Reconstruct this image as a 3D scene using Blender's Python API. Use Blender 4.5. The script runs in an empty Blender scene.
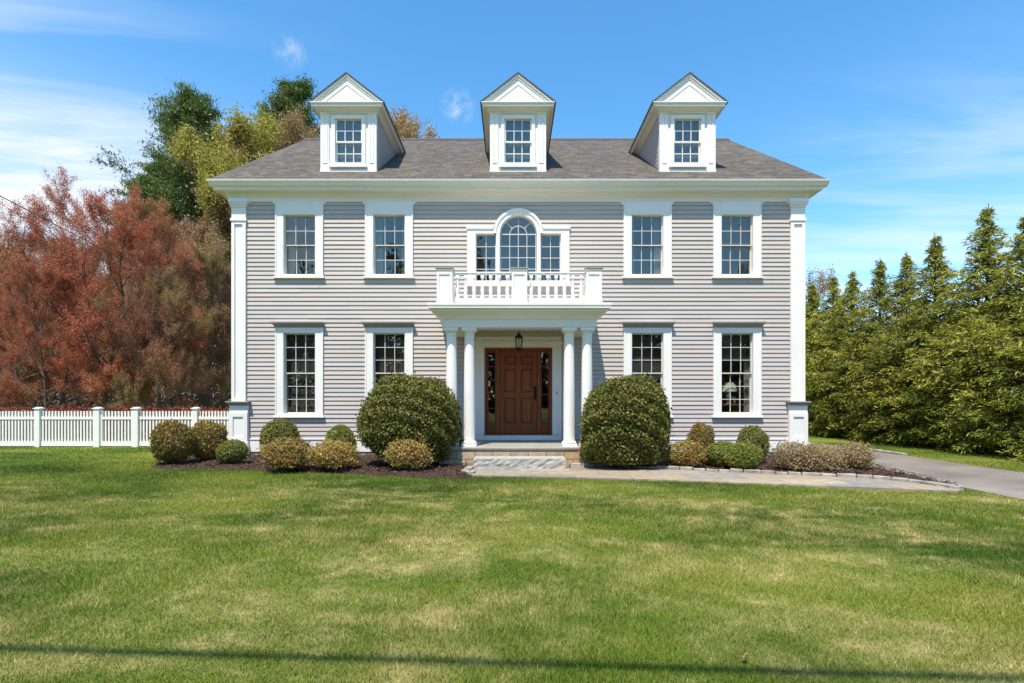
import bpy, bmesh, math, random
import numpy as np
from mathutils import Vector, Matrix
R = math.radians
random.seed(4); RNG = np.random.default_rng(11)
S = bpy.context.scene
COL = S.collection

# ---------------------------------------------------------------- camera
FPX, HOR, DC, CX, CZ = 546.0, 400.0, 13.0, -0.15, 1.36     # focal length in pixels, horizon row, distance to the front wall
cam = bpy.data.cameras.new('camera'); camo = bpy.data.objects.new('camera', cam); COL.objects.link(camo)
camo.location = (CX, -DC, CZ); camo.rotation_euler = (R(90), 0, 0)
cam.sensor_width = 36; cam.lens = FPX/1024*36; cam.shift_y = (HOR-341.5)/1024
cam.clip_end = 3000; cam.clip_start = .05
S.camera = camo
# ---------------------------------------------------------------- sky, sun, exposure
SUN_EL, SUN_AZ = 64.5, 201.0
W = bpy.data.worlds.new('World'); S.world = W; W.use_nodes = True
wn, wl = W.node_tree.nodes, W.node_tree.links
bg = wn['Background']; bg.inputs[1].default_value = .11
sky = wn.new('ShaderNodeTexSky'); sky.sky_type = 'NISHITA'; sky.sun_disc = False
sky.sun_elevation = R(SUN_EL); sky.sun_rotation = R(SUN_AZ); sky.air_density = 1.0; sky.dust_density = .1; sky.ozone_density = 1.6
tc = wn.new('ShaderNodeTexCoord')
def wmath(op, a, b=None, c=None):
    n = wn.new('ShaderNodeMath'); n.operation = op
    for i, v in enumerate((a, b, c)):
        if v is None: continue
        if isinstance(v, (int, float)): n.inputs[i].default_value = v
        else: wl.new(v, n.inputs[i])
    return n.outputs[0]
sep = wn.new('ShaderNodeSeparateXYZ'); wl.new(tc.outputs['Generated'], sep.inputs[0])
zc = wmath('MAXIMUM', sep.outputs[2], .04)
u = wmath('DIVIDE', sep.outputs[0], zc); v = wmath('DIVIDE', sep.outputs[1], zc)
def noise_w(x, y, sx, sy, rot, detail, dist, seed):
    comb = wn.new('ShaderNodeCombineXYZ'); wl.new(x, comb.inputs[0]); wl.new(y, comb.inputs[1]); comb.inputs[2].default_value = seed
    mp = wn.new('ShaderNodeMapping'); mp.inputs['Scale'].default_value = (sx, sy, 1); mp.inputs['Rotation'].default_value = (0, 0, R(rot))
    wl.new(comb.outputs[0], mp.inputs[0])
    nz = wn.new('ShaderNodeTexNoise'); nz.inputs['Detail'].default_value = detail; nz.inputs['Scale'].default_value = 1; nz.inputs['Distortion'].default_value = dist
    nz.inputs['Roughness'].default_value = .58
    wl.new(mp.outputs[0], nz.inputs['Vector']); return nz.outputs[0]
def mrange(x, a, b, c=0, d=1):
    n = wn.new('ShaderNodeMapRange'); n.inputs[1].default_value = a; n.inputs[2].default_value = b; n.inputs[3].default_value = c; n.inputs[4].default_value = d
    n.interpolation_type = 'SMOOTHSTEP'; wl.new(x, n.inputs[0]); return n.outputs[0]
cirrus = mrange(noise_w(u, v, .42, 1.5, 24, 8, .8, 3.1), .36, .66)
side = mrange(sep.outputs[0], -.16, -.60)                       # thicker streaks low in the west
low = mrange(sep.outputs[2], .66, .28)
right = wmath('MULTIPLY', mrange(sep.outputs[0], .22, .56), mrange(sep.outputs[2], .52, .22))
streak = wmath('MULTIPLY', cirrus, wmath('ADD', wmath('MULTIPLY', side, low), wmath('MULTIPLY', right, .6)))
veil = wmath('MULTIPLY', wmath('MULTIPLY', side, mrange(sep.outputs[2], .50, .16)), .62)
def puff(px, py, rad, seed):
    d = Vector(((px-512)/FPX, 1, (HOR-py)/FPX)).normalized()
    vm = wn.new('ShaderNodeVectorMath'); vm.operation = 'DISTANCE'; wl.new(tc.outputs['Generated'], vm.inputs[0]); vm.inputs[1].default_value = d
    nz = wn.new('ShaderNodeTexNoise'); nz.inputs['Scale'].default_value = 34; nz.inputs['Detail'].default_value = 6; nz.inputs['Roughness'].default_value = .65; wl.new(tc.outputs['Generated'], nz.inputs['Vector'])
    return wmath('MULTIPLY', mrange(vm.outputs['Value'], rad, rad*.1), mrange(nz.outputs[0], .36, .74))
puffs = wmath('ADD', puff(458, 107, .034, 1), wmath('MULTIPLY', puff(290, 53, .03, 2), .8))
cl = wmath('MINIMUM', wmath('ADD', wmath('ADD', wmath('MULTIPLY', streak, .8), veil), wmath('MULTIPLY', puffs, .6)), .92)
hs = wn.new('ShaderNodeHueSaturation'); hs.inputs['Saturation'].default_value = 1.28; hs.inputs['Hue'].default_value = .492; hs.inputs['Value'].default_value = 1.8
wl.new(sky.outputs[0], hs.inputs['Color'])
mixc = wn.new('ShaderNodeMix'); mixc.data_type = 'RGBA'
wl.new(cl, mixc.inputs[0]); wl.new(hs.outputs[0], mixc.inputs[6]); mixc.inputs[7].default_value = (6.9, 7.1, 7.5, 1)
wl.new(mixc.outputs[2], bg.inputs[0])
sun = bpy.data.lights.new('sun', 'SUN'); suno = bpy.data.objects.new('sun', sun); COL.objects.link(suno)
sun.energy = 5.0; sun.angle = R(.55); sun.color = (1, .915, .78)
sd = Vector((math.sin(R(SUN_AZ))*math.cos(R(SUN_EL)), math.cos(R(SUN_AZ))*math.cos(R(SUN_EL)), math.sin(R(SUN_EL))))
suno.rotation_euler = (-sd).to_track_quat('-Z', 'Y').to_euler(); suno.location = sd*60
S.view_settings.view_transform = 'Standard'; S.view_settings.look = 'None'; S.view_settings.gamma = 1
S.view_settings.exposure = .5
S.render.engine = 'CYCLES'

# ---------------------------------------------------------------- helpers
def PX(px, d): return (px-512)*d/FPX + CX
def PZ(py, d): return CZ + (HOR-py)*d/FPX
def PD(py, z=0): return FPX*(CZ-z)/(py-HOR)                     # depth of a ground point
def tag(o, label=None, cat=None, group=None, kind=None):
    for k, val in (('label', label), ('category', cat), ('group', group), ('kind', kind)):
        if val: o[k] = val
    return o
def empty(name, loc=(0, 0, 0), rz=0, parent=None):
    o = bpy.data.objects.new(name, None); COL.objects.link(o); o.location = loc; o.rotation_euler = (0, 0, rz); o.parent = parent
    o.empty_display_size = .2; return o
def copy_tree(o, parent=None):
    c = o.copy(); COL.objects.link(c); c.parent = parent
    for ch in list(o.children): copy_tree(ch, c)
    return c
class MB:
    def __init__(s): s.v = []; s.f = []
    def add(s, vs, fs):
        n = len(s.v); s.v += [tuple(p) for p in vs]; s.f += [tuple(i+n for i in f) for f in fs]; return s
    def box(s, x0, x1, y0, y1, z0, z1):
        return s.add([(x0,y0,z0),(x1,y0,z0),(x1,y1,z0),(x0,y1,z0),(x0,y0,z1),(x1,y0,z1),(x1,y1,z1),(x0,y1,z1)],
                     [(0,3,2,1),(4,5,6,7),(0,1,5,4),(1,2,6,5),(2,3,7,6),(3,0,4,7)])
    def prism(s, poly, y0, y1):                                  # polygon in x,z extruded along y
        n = len(poly)
        return s.add([(x,y0,z) for x,z in poly]+[(x,y1,z) for x,z in poly],
                     [tuple(range(n)), tuple(range(2*n-1,n-1,-1))]+[(i,i+n,(i+1)%n+n,(i+1)%n) for i in range(n)])
    def slab(s, poly, z0, z1):                                   # polygon in x,y extruded along z
        n = len(poly)
        return s.add([(x,y,z0) for x,y in poly]+[(x,y,z1) for x,y in poly],
                     [tuple(range(n-1,-1,-1)), tuple(range(n,2*n))]+[(i,(i+1)%n,(i+1)%n+n,i+n) for i in range(n)])
    def lathe(s, prof, c=(0,0,0), n=24):
        k = len(prof); vs = []; fs = []
        for r, z in prof:
            for i in range(n):
                a = 2*math.pi*i/n; vs.append((c[0]+r*math.cos(a), c[1]+r*math.sin(a), c[2]+z))
        for j in range(k-1):
            for i in range(n): fs.append((j*n+i, j*n+(i+1)%n, (j+1)*n+(i+1)%n, (j+1)*n+i))
        fs.append(tuple(range(n-1,-1,-1))); fs.append(tuple(range((k-1)*n, k*n)))
        return s.add(vs, fs)
    def tube(s, pts, r, n=6):
        vs = []; fs = []
        for i, p in enumerate(pts):
            p = Vector(p); a = Vector(pts[max(i-1,0)]); b = Vector(pts[min(i+1,len(pts)-1)]); t = (b-a).normalized()
            ref = Vector((0,0,1)) if abs(t.z) < .9 else Vector((1,0,0)); q = t.cross(ref).normalized(); w = t.cross(q)
            rr = r[i] if isinstance(r, (list, tuple)) else r
            for k in range(n):
                an = 2*math.pi*k/n; vs.append(p+q*(rr*math.cos(an))+w*(rr*math.sin(an)))
        for i in range(len(pts)-1):
            for k in range(n): fs.append((i*n+k, i*n+(k+1)%n, (i+1)*n+(k+1)%n, (i+1)*n+k))
        fs.append(tuple(range(n-1,-1,-1))); fs.append(tuple(range((len(pts)-1)*n, len(pts)*n)))
        return s.add(vs, fs)
    def build(s, name, mat, parent=None, bevel=0, smooth=False, loc=None):
        me = bpy.data.meshes.new(name); me.from_pydata(s.v, [], s.f)
        bm = bmesh.new(); bm.from_mesh(me); bmesh.ops.recalc_face_normals(bm, faces=bm.faces)
        if bevel: bmesh.ops.bevel(bm, geom=list(bm.edges), offset=bevel, segments=1, affect='EDGES', clamp_overlap=True)
        bm.to_mesh(me); bm.free()
        if smooth:
            me.polygons.foreach_set('use_smooth', [True]*len(me.polygons))
            try: me.set_sharp_from_angle(angle=R(38))
            except Exception: pass
        me.materials.append(mat)
        o = bpy.data.objects.new(name, me); COL.objects.link(o); o.parent = parent
        if loc: o.location = loc
        return o
def mesh_np(name, V, F, mat, parent=None):                       # V (n,3), F (m,k) arrays
    me = bpy.data.meshes.new(name); m, k = F.shape
    me.vertices.add(len(V)); me.vertices.foreach_set('co', np.ascontiguousarray(V, dtype=np.float32).ravel())
    me.loops.add(m*k); me.loops.foreach_set('vertex_index', np.ascontiguousarray(F, dtype=np.int32).ravel())
    me.polygons.add(m); me.polygons.foreach_set('loop_start', np.arange(0, m*k, k, dtype=np.int32))
    me.update(calc_edges=True); me.validate()
    me.materials.append(mat)
    o = bpy.data.objects.new(name, me); COL.objects.link(o); o.parent = parent; return o
def unit(a): return a/np.maximum(np.linalg.norm(a, axis=-1, keepdims=True), 1e-9)
def leaf_obj(name, P, size, aspect, mat, parent=None, N=None, bias=0., A=None, abias=0., rng=RNG):
    n = len(P); nr = unit(rng.normal(size=(n,3)))
    if N is not None: nr = unit(nr + N*bias)
    a = rng.normal(size=(n,3))
    if A is not None: a = unit(a) + A*abias
    a = unit(a - nr*np.sum(a*nr, axis=1, keepdims=True)); b = np.cross(nr, a)
    s = (size*rng.uniform(.65, 1.35, size=n))[:, None]
    bend = nr*s*.12
    V = np.stack([P-a*s*.5, P+b*s*aspect*.5+bend, P+a*s*.5, P-b*s*aspect*.5+bend], axis=1).reshape(-1, 3)
    return mesh_np(name, V, np.arange(4*n).reshape(n, 4), mat, parent)
def seg_obj(name, segs, mat, parent=None, k=5):                   # tapered branch segments (p0, p1, r0, r1)
    p0 = np.array([s[0] for s in segs], float); p1 = np.array([s[1] for s in segs], float)
    r0 = np.array([s[2] for s in segs])[:, None]; r1 = np.array([s[3] for s in segs])[:, None]
    t = unit(p1-p0); ref = np.where(np.abs(t[:, 2:3]) < .9, np.array([[0, 0, 1.]]), np.array([[1., 0, 0]]))
    q = unit(np.cross(t, ref)); w = np.cross(t, q); rings = []
    for p, r in ((p0, r0), (p1, r1)):
        for i in range(k):
            a = 2*math.pi*i/k; rings.append(p + q*r*math.cos(a) + w*r*math.sin(a))
    V = np.stack(rings, axis=1).reshape(-1, 3); n = len(segs); base = (np.arange(n)*2*k)[:, None]
    F = np.concatenate([base+np.array([[i, (i+1) % k, k+(i+1) % k, k+i]]) for i in range(k)])
    return mesh_np(name, V, F, mat, parent)

# ---------------------------------------------------------------- materials
def nodes(name):
    m = bpy.data.materials.new(name); m.use_nodes = True; nt = m.node_tree
    return m, nt.nodes, nt.links, nt.nodes['Principled BSDF']
def noise(n, l, vec, scale, detail=4, rough=.55, dist=0):
    t = n.new('ShaderNodeTexNoise'); t.inputs['Scale'].default_value = scale; t.inputs['Detail'].default_value = detail
    t.inputs['Roughness'].default_value = rough; t.inputs['Distortion'].default_value = dist; l.new(vec, t.inputs['Vector']); return t.outputs[0]
def ramp(n, l, fac, stops, interp='LINEAR'):
    r = n.new('ShaderNodeValToRGB'); e = r.color_ramp.elements; r.color_ramp.interpolation = interp
    while len(e) < len(stops): e.new(.5)
    for el, (p, c) in zip(e, stops): el.position = p; el.color = (*c, 1)
    l.new(fac, r.inputs[0]); return r.outputs[0]
def mix(n, l, fac, a, b, mode='MIX'):
    x = n.new('ShaderNodeMix'); x.data_type = 'RGBA'; x.blend_type = mode
    for i, val in ((0, fac), (6, a), (7, b)):
        if hasattr(val, 'links') or hasattr(val, 'is_linked'): l.new(val, x.inputs[i])
        elif i == 0: x.inputs[0].default_value = val
        else: x.inputs[i].default_value = (*val, 1)
    return x.outputs[2]
def bump(n, l, h, strength, dist, bsdf):
    b = n.new('ShaderNodeBump'); b.inputs['Strength'].default_value = strength; b.inputs['Distance'].default_value = dist
    l.new(h, b.inputs['Height']); l.new(b.outputs[0], bsdf.inputs['Normal'])
def coord(n, which='Object'): return n.new('ShaderNodeTexCoord').outputs[which]
def mapped(n, l, vec, scale):
    m = n.new('ShaderNodeMapping'); m.inputs['Scale'].default_value = scale; l.new(vec, m.inputs[0]); return m.outputs[0]
def mat(name, base, rough=.6, var=.12, scale=3, bs=0, bscale=40, bd=.004, stretch=(1,1,1), metal=0, spec=.5):
    m, n, l, b = nodes(name); c = mapped(n, l, coord(n), stretch)
    a = tuple(x*(1-var) for x in base); d = tuple(min(1, x*(1+var)) for x in base)
    f = noise(n, l, c, scale, 6); l.new(ramp(n, l, f, [(.3, a), (.7, d)]), b.inputs['Base Color'])
    b.inputs['Roughness'].default_value = rough; b.inputs['Metallic'].default_value = metal; b.inputs['Specular IOR Level'].default_value = spec
    if bs: bump(n, l, noise(n, l, c, bscale, 5), bs, bd, b)
    return m
def leafmat(name, cols, clump=None, cscale=1.2, transl=.28, rough=.55):
    m, n, l, b = nodes(name)
    g = n.new('ShaderNodeNewGeometry'); k = len(cols)
    col = ramp(n, l, g.outputs['Random Per Island'], [(i/(k-1), c) for i, c in enumerate(cols)])
    if clump:
        f = noise(n, l, coord(n), cscale, 3); fr = ramp(n, l, f, [(.42, (0,0,0)), (.62, (1,1,1))]); col = mix(n, l, fr, col, clump)
    oi = n.new('ShaderNodeObjectInfo'); h = n.new('ShaderNodeHueSaturation')
    mr = n.new('ShaderNodeMapRange'); mr.inputs[3].default_value = .85; mr.inputs[4].default_value = 1.15; l.new(oi.outputs['Random'], mr.inputs[0]); l.new(mr.outputs[0], h.inputs['Value'])
    l.new(col, h.inputs['Color']); col = h.outputs[0]
    l.new(col, b.inputs['Base Color']); b.inputs['Roughness'].default_value = rough; b.inputs['Specular IOR Level'].default_value = .3
    tr = n.new('ShaderNodeBsdfTranslucent'); l.new(col, tr.inputs[0])
    mx = n.new('ShaderNodeMixShader'); mx.inputs[0].default_value = transl; l.new(b.outputs[0], mx.inputs[1]); l.new(tr.outputs[0], mx.inputs[2])
    l.new(mx.outputs[0], n['Material Output'].inputs[0]); return m
M = {}
M['white'] = mat('white_paint', (.80,.785,.745), .45, .05, 1.4, .06, 30, .003)
M['cap'] = mat('lead_grey_cap_paint', (.27,.27,.255), .5, .08, 2)
M['sash'] = mat('shade_toned_sash_white', (.60,.575,.53), .45, .05, 2)  # trim white greyed down, the shade of the window recess is in the colour
M['white_old'] = mat('white_paint_cornice', (.77,.745,.695), .5, .07, 1.1, .05, 25, .003, (.3,1,1))
def siding_mat():
    m, n, l, b = nodes('grey_clapboard_paint'); c = coord(n)
    f = noise(n, l, mapped(n, l, c, (.6,.6,9.8)), 1.0, 2); g = noise(n, l, mapped(n, l, c, (1,1,3)), .7, 7)
    col = mix(n, l, f, (.432,.386,.354), (.508,.455,.418)); col = mix(n, l, .35, col, ramp(n, l, g, [(.3,(.39,.35,.32)),(.7,(.525,.468,.428))]))
    l.new(col, b.inputs['Base Color']); b.inputs['Roughness'].default_value = .55
    bump(n, l, noise(n, l, mapped(n, l, c, (2,2,60)), 4, 5), .12, .004, b); return m
M['siding'] = siding_mat()
def shingle_mat():
    m, n, l, b = nodes('asphalt_shingles'); c = coord(n)
    br = n.new('ShaderNodeTexBrick'); l.new(c, br.inputs['Vector']); br.inputs['Scale'].default_value = 1
    br.inputs['Brick Width'].default_value = .22; br.inputs['Row Height'].default_value = .16; br.inputs['Mortar Size'].default_value = .006; br.inputs['Mortar Smooth'].default_value = .3
    br.inputs['Color1'].default_value = (.0,.0,.0,1); br.inputs['Color2'].default_value = (1,1,1,1); br.inputs['Mortar'].default_value = (.3,.3,.3,1); br.offset_frequency = 2; br.inputs['Bias'].default_value = 0
    col = ramp(n, l, br.outputs[0], [(0,(.030,.025,.021)),(.3,(.068,.057,.047)),(.65,(.10,.085,.069)),(1,(.175,.147,.116))])
    g = noise(n, l, mapped(n, l, c, (2.2,3.2,1)), 3.2, 6, .7); col = mix(n, l, .5, col, ramp(n, l, g, [(.36,(.030,.025,.021)),(.64,(.175,.148,.118))]))
    big = noise(n, l, c, .35, 4); col = mix(n, l, .35, col, ramp(n, l, big, [(.35,(.75,.75,.75)),(.65,(1,1,1))]), 'MULTIPLY')
    l.new(mix(n, l, br.outputs['Fac'], col, (.028,.025,.023)), b.inputs['Base Color']); b.inputs['Roughness'].default_value = .9
    bump(n, l, mix(n, l, br.outputs['Fac'], br.outputs[0], (0,0,0)), .55, .012, b); return m
M['shingle'] = shingle_mat()
M['shingle_dark'] = mat('shingle_edge', (.085,.078,.075), .9, .3, 9, .3, 40)
def glass_mat():
    m, n, l, b = nodes('window_glass'); n.remove(b)
    t = n.new('ShaderNodeBsdfTransparent'); t.inputs[0].default_value = (.86,.88,.87,1)
    g = n.new('ShaderNodeBsdfGlossy'); g.inputs['Roughness'].default_value = .015; g.inputs[0].default_value = (.85,.82,.74,1)
    lw = n.new('ShaderNodeLayerWeight'); lw.inputs[0].default_value = .5
    pw_ = n.new('ShaderNodeMath'); pw_.operation = 'POWER'; l.new(lw.outputs['Facing'], pw_.inputs[0]); pw_.inputs[1].default_value = 5
    ma = n.new('ShaderNodeMath'); ma.operation = 'MULTIPLY_ADD'; l.new(pw_.outputs[0], ma.inputs[0]); ma.inputs[1].default_value = .89; ma.inputs[2].default_value = .085; lw = ma
    bp = n.new('ShaderNodeBump'); bp.inputs['Strength'].default_value = .22; bp.inputs['Distance'].default_value = .02
    l.new(noise(n, l, coord(n), 2.2, 2), bp.inputs['Height']); l.new(bp.outputs[0], g.inputs['Normal'])
    x = n.new('ShaderNodeMixShader'); l.new(lw.outputs[0], x.inputs[0]); l.new(t.outputs[0], x.inputs[1]); l.new(g.outputs[0], x.inputs[2])
    l.new(x.outputs[0], n['Material Output'].inputs[0]); return m
M['glass'] = glass_mat()
M['interior'] = mat('interior_plaster', (.74,.67,.58), .9, .1)
M['interior_floor'] = mat('interior_floor_wood', (.50,.38,.26), .5, .3, 2, 0, 40, .004, (1,8,1))
M['dark_panel'] = mat('dim_dormer_panel', (.16,.17,.19), .9, .1)  # dark colour stands in for the unlit space behind the dormer panes
M['shade_brown'] = mat('brown_roller_blind', (.085,.072,.064), .9, .12, 2)
M['curtain'] = mat('curtain_linen', (.55,.52,.48), .95, .08)
def wood_mat(name, a, b_):
    m, n, l, b = nodes(name); c = mapped(n, l, coord(n), (9,9,.8))
    f = noise(n, l, c, 2.2, 7, .6, 1.5); l.new(ramp(n, l, f, [(.25, a), (.75, b_)]), b.inputs['Base Color']); b.inputs['Roughness'].default_value = .42; b.inputs['Specular IOR Level'].default_value = .25
    bump(n, l, f, .1, .003, b); return m
M['door'] = wood_mat('mahogany_door_wood', (.14,.036,.012), (.30,.090,.033))
M['iron'] = mat('black_iron', (.018,.017,.017), .45, .3, 8, .1, 30, .002, (1,1,1), .6)
M['brass'] = mat('aged_bronze', (.05,.035,.022), .35, .2, 8, metal=.9)
def stone_mat(name, cols, bw, bh, mortar, scale_axes=(1,1,1), ms=.012, rot=(0,0,0)):
    m, n, l, b = nodes(name); c = coord(n)
    mp = n.new('ShaderNodeMapping'); mp.inputs['Rotation'].default_value = rot; l.new(c, mp.inputs[0])
    br = n.new('ShaderNodeTexBrick'); l.new(mp.outputs[0], br.inputs['Vector']); br.inputs['Scale'].default_value = 1
    br.inputs['Brick Width'].default_value = bw; br.inputs['Row Height'].default_value = bh; br.inputs['Mortar Size'].default_value = ms
    br.inputs['Color1'].default_value = (0,0,0,1); br.inputs['Color2'].default_value = (1,1,1,1); br.inputs['Mortar'].default_value = (.5,.5,.5,1)
    k = len(cols); col = ramp(n, l, br.outputs[0], [(i/(k-1), q) for i, q in enumerate(cols)])
    g = noise(n, l, c, 7, 7); col = mix(n, l, .6, col, ramp(n, l, g, [(.3,(.55,.55,.55)),(.7,(1.15,1.12,1.1))]), 'MULTIPLY')
    l.new(mix(n, l, br.outputs['Fac'], col, mortar), b.inputs['Base Color']); b.inputs['Roughness'].default_value = .85
    bump(n, l, mix(n, l, .5, mix(n, l, br.outputs['Fac'], (1,1,1), (0,0,0)), noise(n, l, c, 25, 5)), .5, .01, b); return m
M['flag'] = stone_mat('bluestone_flags', [(.23,.20,.155),(.36,.285,.19),(.24,.225,.20),(.39,.32,.225)], .95, .55, (.20,.175,.14))
M['fieldstone'] = stone_mat('porch_fieldstone', [(.46,.31,.17),(.34,.23,.14),(.52,.40,.26),(.38,.31,.24)], .36, .16, (.20,.17,.13), rot=(R(90),0,0))
M['granite'] = mat('rough_granite', (.36,.345,.315), .9, .22, 14, .5, 22, .02)
M['cobble'] = mat('kerb_granite', (.30,.275,.24), .9, .4, 6, .7, 16, .02)
M['bluestone'] = mat('porch_bluestone', (.29,.28,.24), .7, .15, 2.5, .2, 30)
M['concrete'] = mat('foundation_concrete', (.40,.37,.33), .9, .15, 4, .2, 30)
M['asphalt'] = mat('worn_asphalt', (.185,.158,.130), .95, .34, .8, .5, 90, .006)
M['road'] = mat('road_asphalt', (.06,.06,.06), .95, .2, 1.3, .4, 90, .006)
def mulch_mat():
    m, n, l, b = nodes('bark_mulch'); c = coord(n); vo = n.new('ShaderNodeTexVoronoi'); vo.inputs['Scale'].default_value = 26; l.new(c, vo.inputs['Vector'])
    col = ramp(n, l, noise(n, l, c, 22, 5, .7), [(.3,(.018,.008,.005)),(.6,(.058,.028,.017)),(.8,(.10,.053,.034))]); l.new(col, b.inputs['Base Color']); b.inputs['Roughness'].default_value = .95
    bump(n, l, vo.outputs[0], .9, .03, b); return m
M['mulch'] = mulch_mat()
def lawn_col(n, l, c):
    a = noise(n, l, mapped(n, l, c, (.55,1.15,0)), .62, 7, .62, .7)
    f = noise(n, l, mapped(n, l, c, (1,1,0)), 2.4, 6, .68, .4)
    d = noise(n, l, mapped(n, l, c, (.8,1.3,0)), .35, 4, .5, .4)
    big = mix(n, l, .42, a, f)
    green = ramp(n, l, d, [(.36,(.075,.140,.017)),(.5,(.175,.245,.034)),(.64,(.285,.315,.060))])
    dry = ramp(n, l, f, [(.3,(.36,.335,.10)),(.7,(.60,.52,.24))])
    fac = ramp(n, l, big, [(.45,(0,0,0)),(.53,(.36,.36,.36)),(.61,(.95,.95,.95))])
    # greener strip along the planting bed, as mown and watered there
    s = n.new('ShaderNodeSeparateXYZ'); l.new(c, s.inputs[0]); mr = n.new('ShaderNodeMapRange'); mr.inputs[1].default_value = -5.0; mr.inputs[2].default_value = -3.6
    mr.inputs[3].default_value = 1; mr.inputs[4].default_value = .12; l.new(s.outputs[1], mr.inputs[0])
    q = n.new('ShaderNodeMath'); q.operation = 'MULTIPLY'; l.new(fac, q.inputs[0]); l.new(mr.outputs[0], q.inputs[1])
    return mix(n, l, q.outputs[0], green, dry)
def lawn_mat():
    m, n, l, b = nodes('lawn_turf'); c = coord(n); col = lawn_col(n, l, c)
    f = noise(n, l, c, 45, 4, .7); col = mix(n, l, .85, col, ramp(n, l, f, [(.3,(.38,.40,.32)),(.7,(.92,.90,.82))]), 'MULTIPLY')  # turf darkened to carry the shade that grass blades throw on each other
    l.new(col, b.inputs['Base Color']); b.inputs['Roughness'].default_value = .95; b.inputs['Specular IOR Level'].default_value = .1
    bump(n, l, noise(n, l, c, 70, 4, .7), .8, .03, b); return m
def blade_mat():
    m, n, l, b = nodes('grass_blades'); c = coord(n); col = lawn_col(n, l, c)
    g = n.new('ShaderNodeNewGeometry'); v = ramp(n, l, g.outputs['Random Per Island'], [(0,(.6,.65,.55)),(.8,(1.15,1.12,1.05)),(.93,(1.25,1.15,1.0)),(1,(2.1,1.6,2.0))])
    col = mix(n, l, 1.0, col, v, 'MULTIPLY'); l.new(col, b.inputs['Base Color']); b.inputs['Roughness'].default_value = .6; b.inputs['Specular IOR Level'].default_value = .25
    tr = n.new('ShaderNodeBsdfTranslucent'); l.new(col, tr.inputs[0]); mx = n.new('ShaderNodeMixShader'); mx.inputs[0].default_value = .35
    l.new(b.outputs[0], mx.inputs[1]); l.new(tr.outputs[0], mx.inputs[2]); l.new(mx.outputs[0], n['Material Output'].inputs[0]); return m
M['lawn'] = lawn_mat(); M['blade'] = blade_mat()
M['bark'] = mat('tree_bark', (.11,.085,.07), .95, .3, 6, .6, 12, .02, (1,1,.3))
M['bark_grey'] = mat('grey_bark', (.12,.10,.088), .95, .3, 6, .6, 12, .02, (1,1,.3))
M['twig'] = mat('bare_twigs', (.16,.115,.08), .95, .3, 6)
M['pole'] = mat('pole_wood', (.16,.12,.09), .95, .3, 4, .4, 20, .01, (4,4,.4))
M['cable'] = mat('cable_rubber', (.02,.02,.02), .7, .2)
M['box_green'] = leafmat('boxwood_leaves', [(.070,.102,.016),(.16,.182,.034),(.29,.275,.07)], (.22,.195,.05), 3.0)
M['box_bronze'] = leafmat('bronzed_boxwood_leaves', [(.085,.095,.018),(.20,.18,.035),(.31,.225,.055)], (.33,.19,.05), 2.0)
M['box_bright'] = leafmat('fresh_boxwood_leaves', [(.08,.13,.018),(.18,.225,.035),(.30,.31,.06)], (.24,.22,.04), 2.0)
M['shrub_orange'] = leafmat('winter_burned_leaves', [(.24,.145,.036),(.42,.265,.07),(.54,.37,.12)], (.25,.22,.055), 2.5)
M['shrub_tan'] = leafmat('tan_deciduous_buds', [(.22,.15,.07),(.40,.27,.14),(.52,.36,.21)], (.28,.23,.08), 2.5)
M['arbor'] = leafmat('arborvitae_sprays', [(.14,.18,.02),(.40,.405,.05),(.68,.62,.12)], (.22,.26,.036), .9, .38)
M['maple'] = leafmat('red_maple_buds', [(.23,.054,.031),(.50,.125,.068),(.63,.28,.155)], (.44,.20,.10), .30, .36)
M['maple_pale'] = leafmat('brown_red_buds', [(.21,.082,.05),(.42,.175,.105),(.55,.34,.19)], (.36,.30,.11), .30, .36)
M['barberry'] = leafmat('barberry_leaves', [(.17,.035,.024),(.28,.065,.04),(.34,.11,.06)])
M['pine'] = leafmat('pine_needles', [(.042,.082,.018),(.10,.162,.034),(.19,.25,.05)], (.13,.19,.04), .25, .2)
M['spring'] = leafmat('spring_green_leaves', [(.19,.21,.03),(.35,.345,.05),(.46,.43,.09)], (.34,.27,.08), .22, .35)
M['brownbud'] = leafmat('brown_budding_twigs', [(.24,.145,.08),(.38,.23,.135),(.48,.32,.19)], (.34,.25,.10), .25, .3)
M['woods'] = leafmat('woodland_brush', [(.07,.047,.03),(.14,.095,.058),(.19,.15,.075)], (.17,.085,.05), .15, .2)
M['farwoods'] = leafmat('street_woods', [(.03,.035,.016),(.07,.065,.03),(.10,.085,.045)], None, .2, .15)
M['dead'] = mat('dry_leaf', (.30,.17,.08), .8, .2, 20)
M['shade'] = mat('lamp_shade_cloth', (.75,.70,.60), .9, .05)

# ---------------------------------------------------------------- ground
HW = 6.85                                                          # half width of the house
def structure(o): return tag(o, kind='structure')
b = MB(); b.add([(-900,-700,0),(900,-700,0),(900,900,0),(-900,900,0)], [(0,1,2,3)]); structure(b.build('lawn', M['lawn']))
b = MB(); b.add([(-900,-26,.02),(900,-26,.02),(900,-19,.02),(-900,-19,.02)], [(0,1,2,3)]); structure(b.build('road', M['road']))
Y = lambda d: d-DC
def curve(pts, n=6):                                               # Catmull-Rom through the points
    out = []; P = [Vector(p) for p in pts]; P = [P[0]*2-P[1]]+P+[P[-1]*2-P[-2]]
    for i in range(1, len(P)-2):
        for k in range(n):
            t = k/n; a, b_, c, d = P[i-1], P[i], P[i+1], P[i+2]
            out.append(tuple(.5*((2*b_)+(c-a)*t+(2*a-5*b_+4*c-d)*t*t+(3*b_-a-3*c+d)*t**3)))
    out.append(tuple(P[-2])); return out
def gp(px, py): d = PD(py); return (PX(px, d), Y(d))
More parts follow.
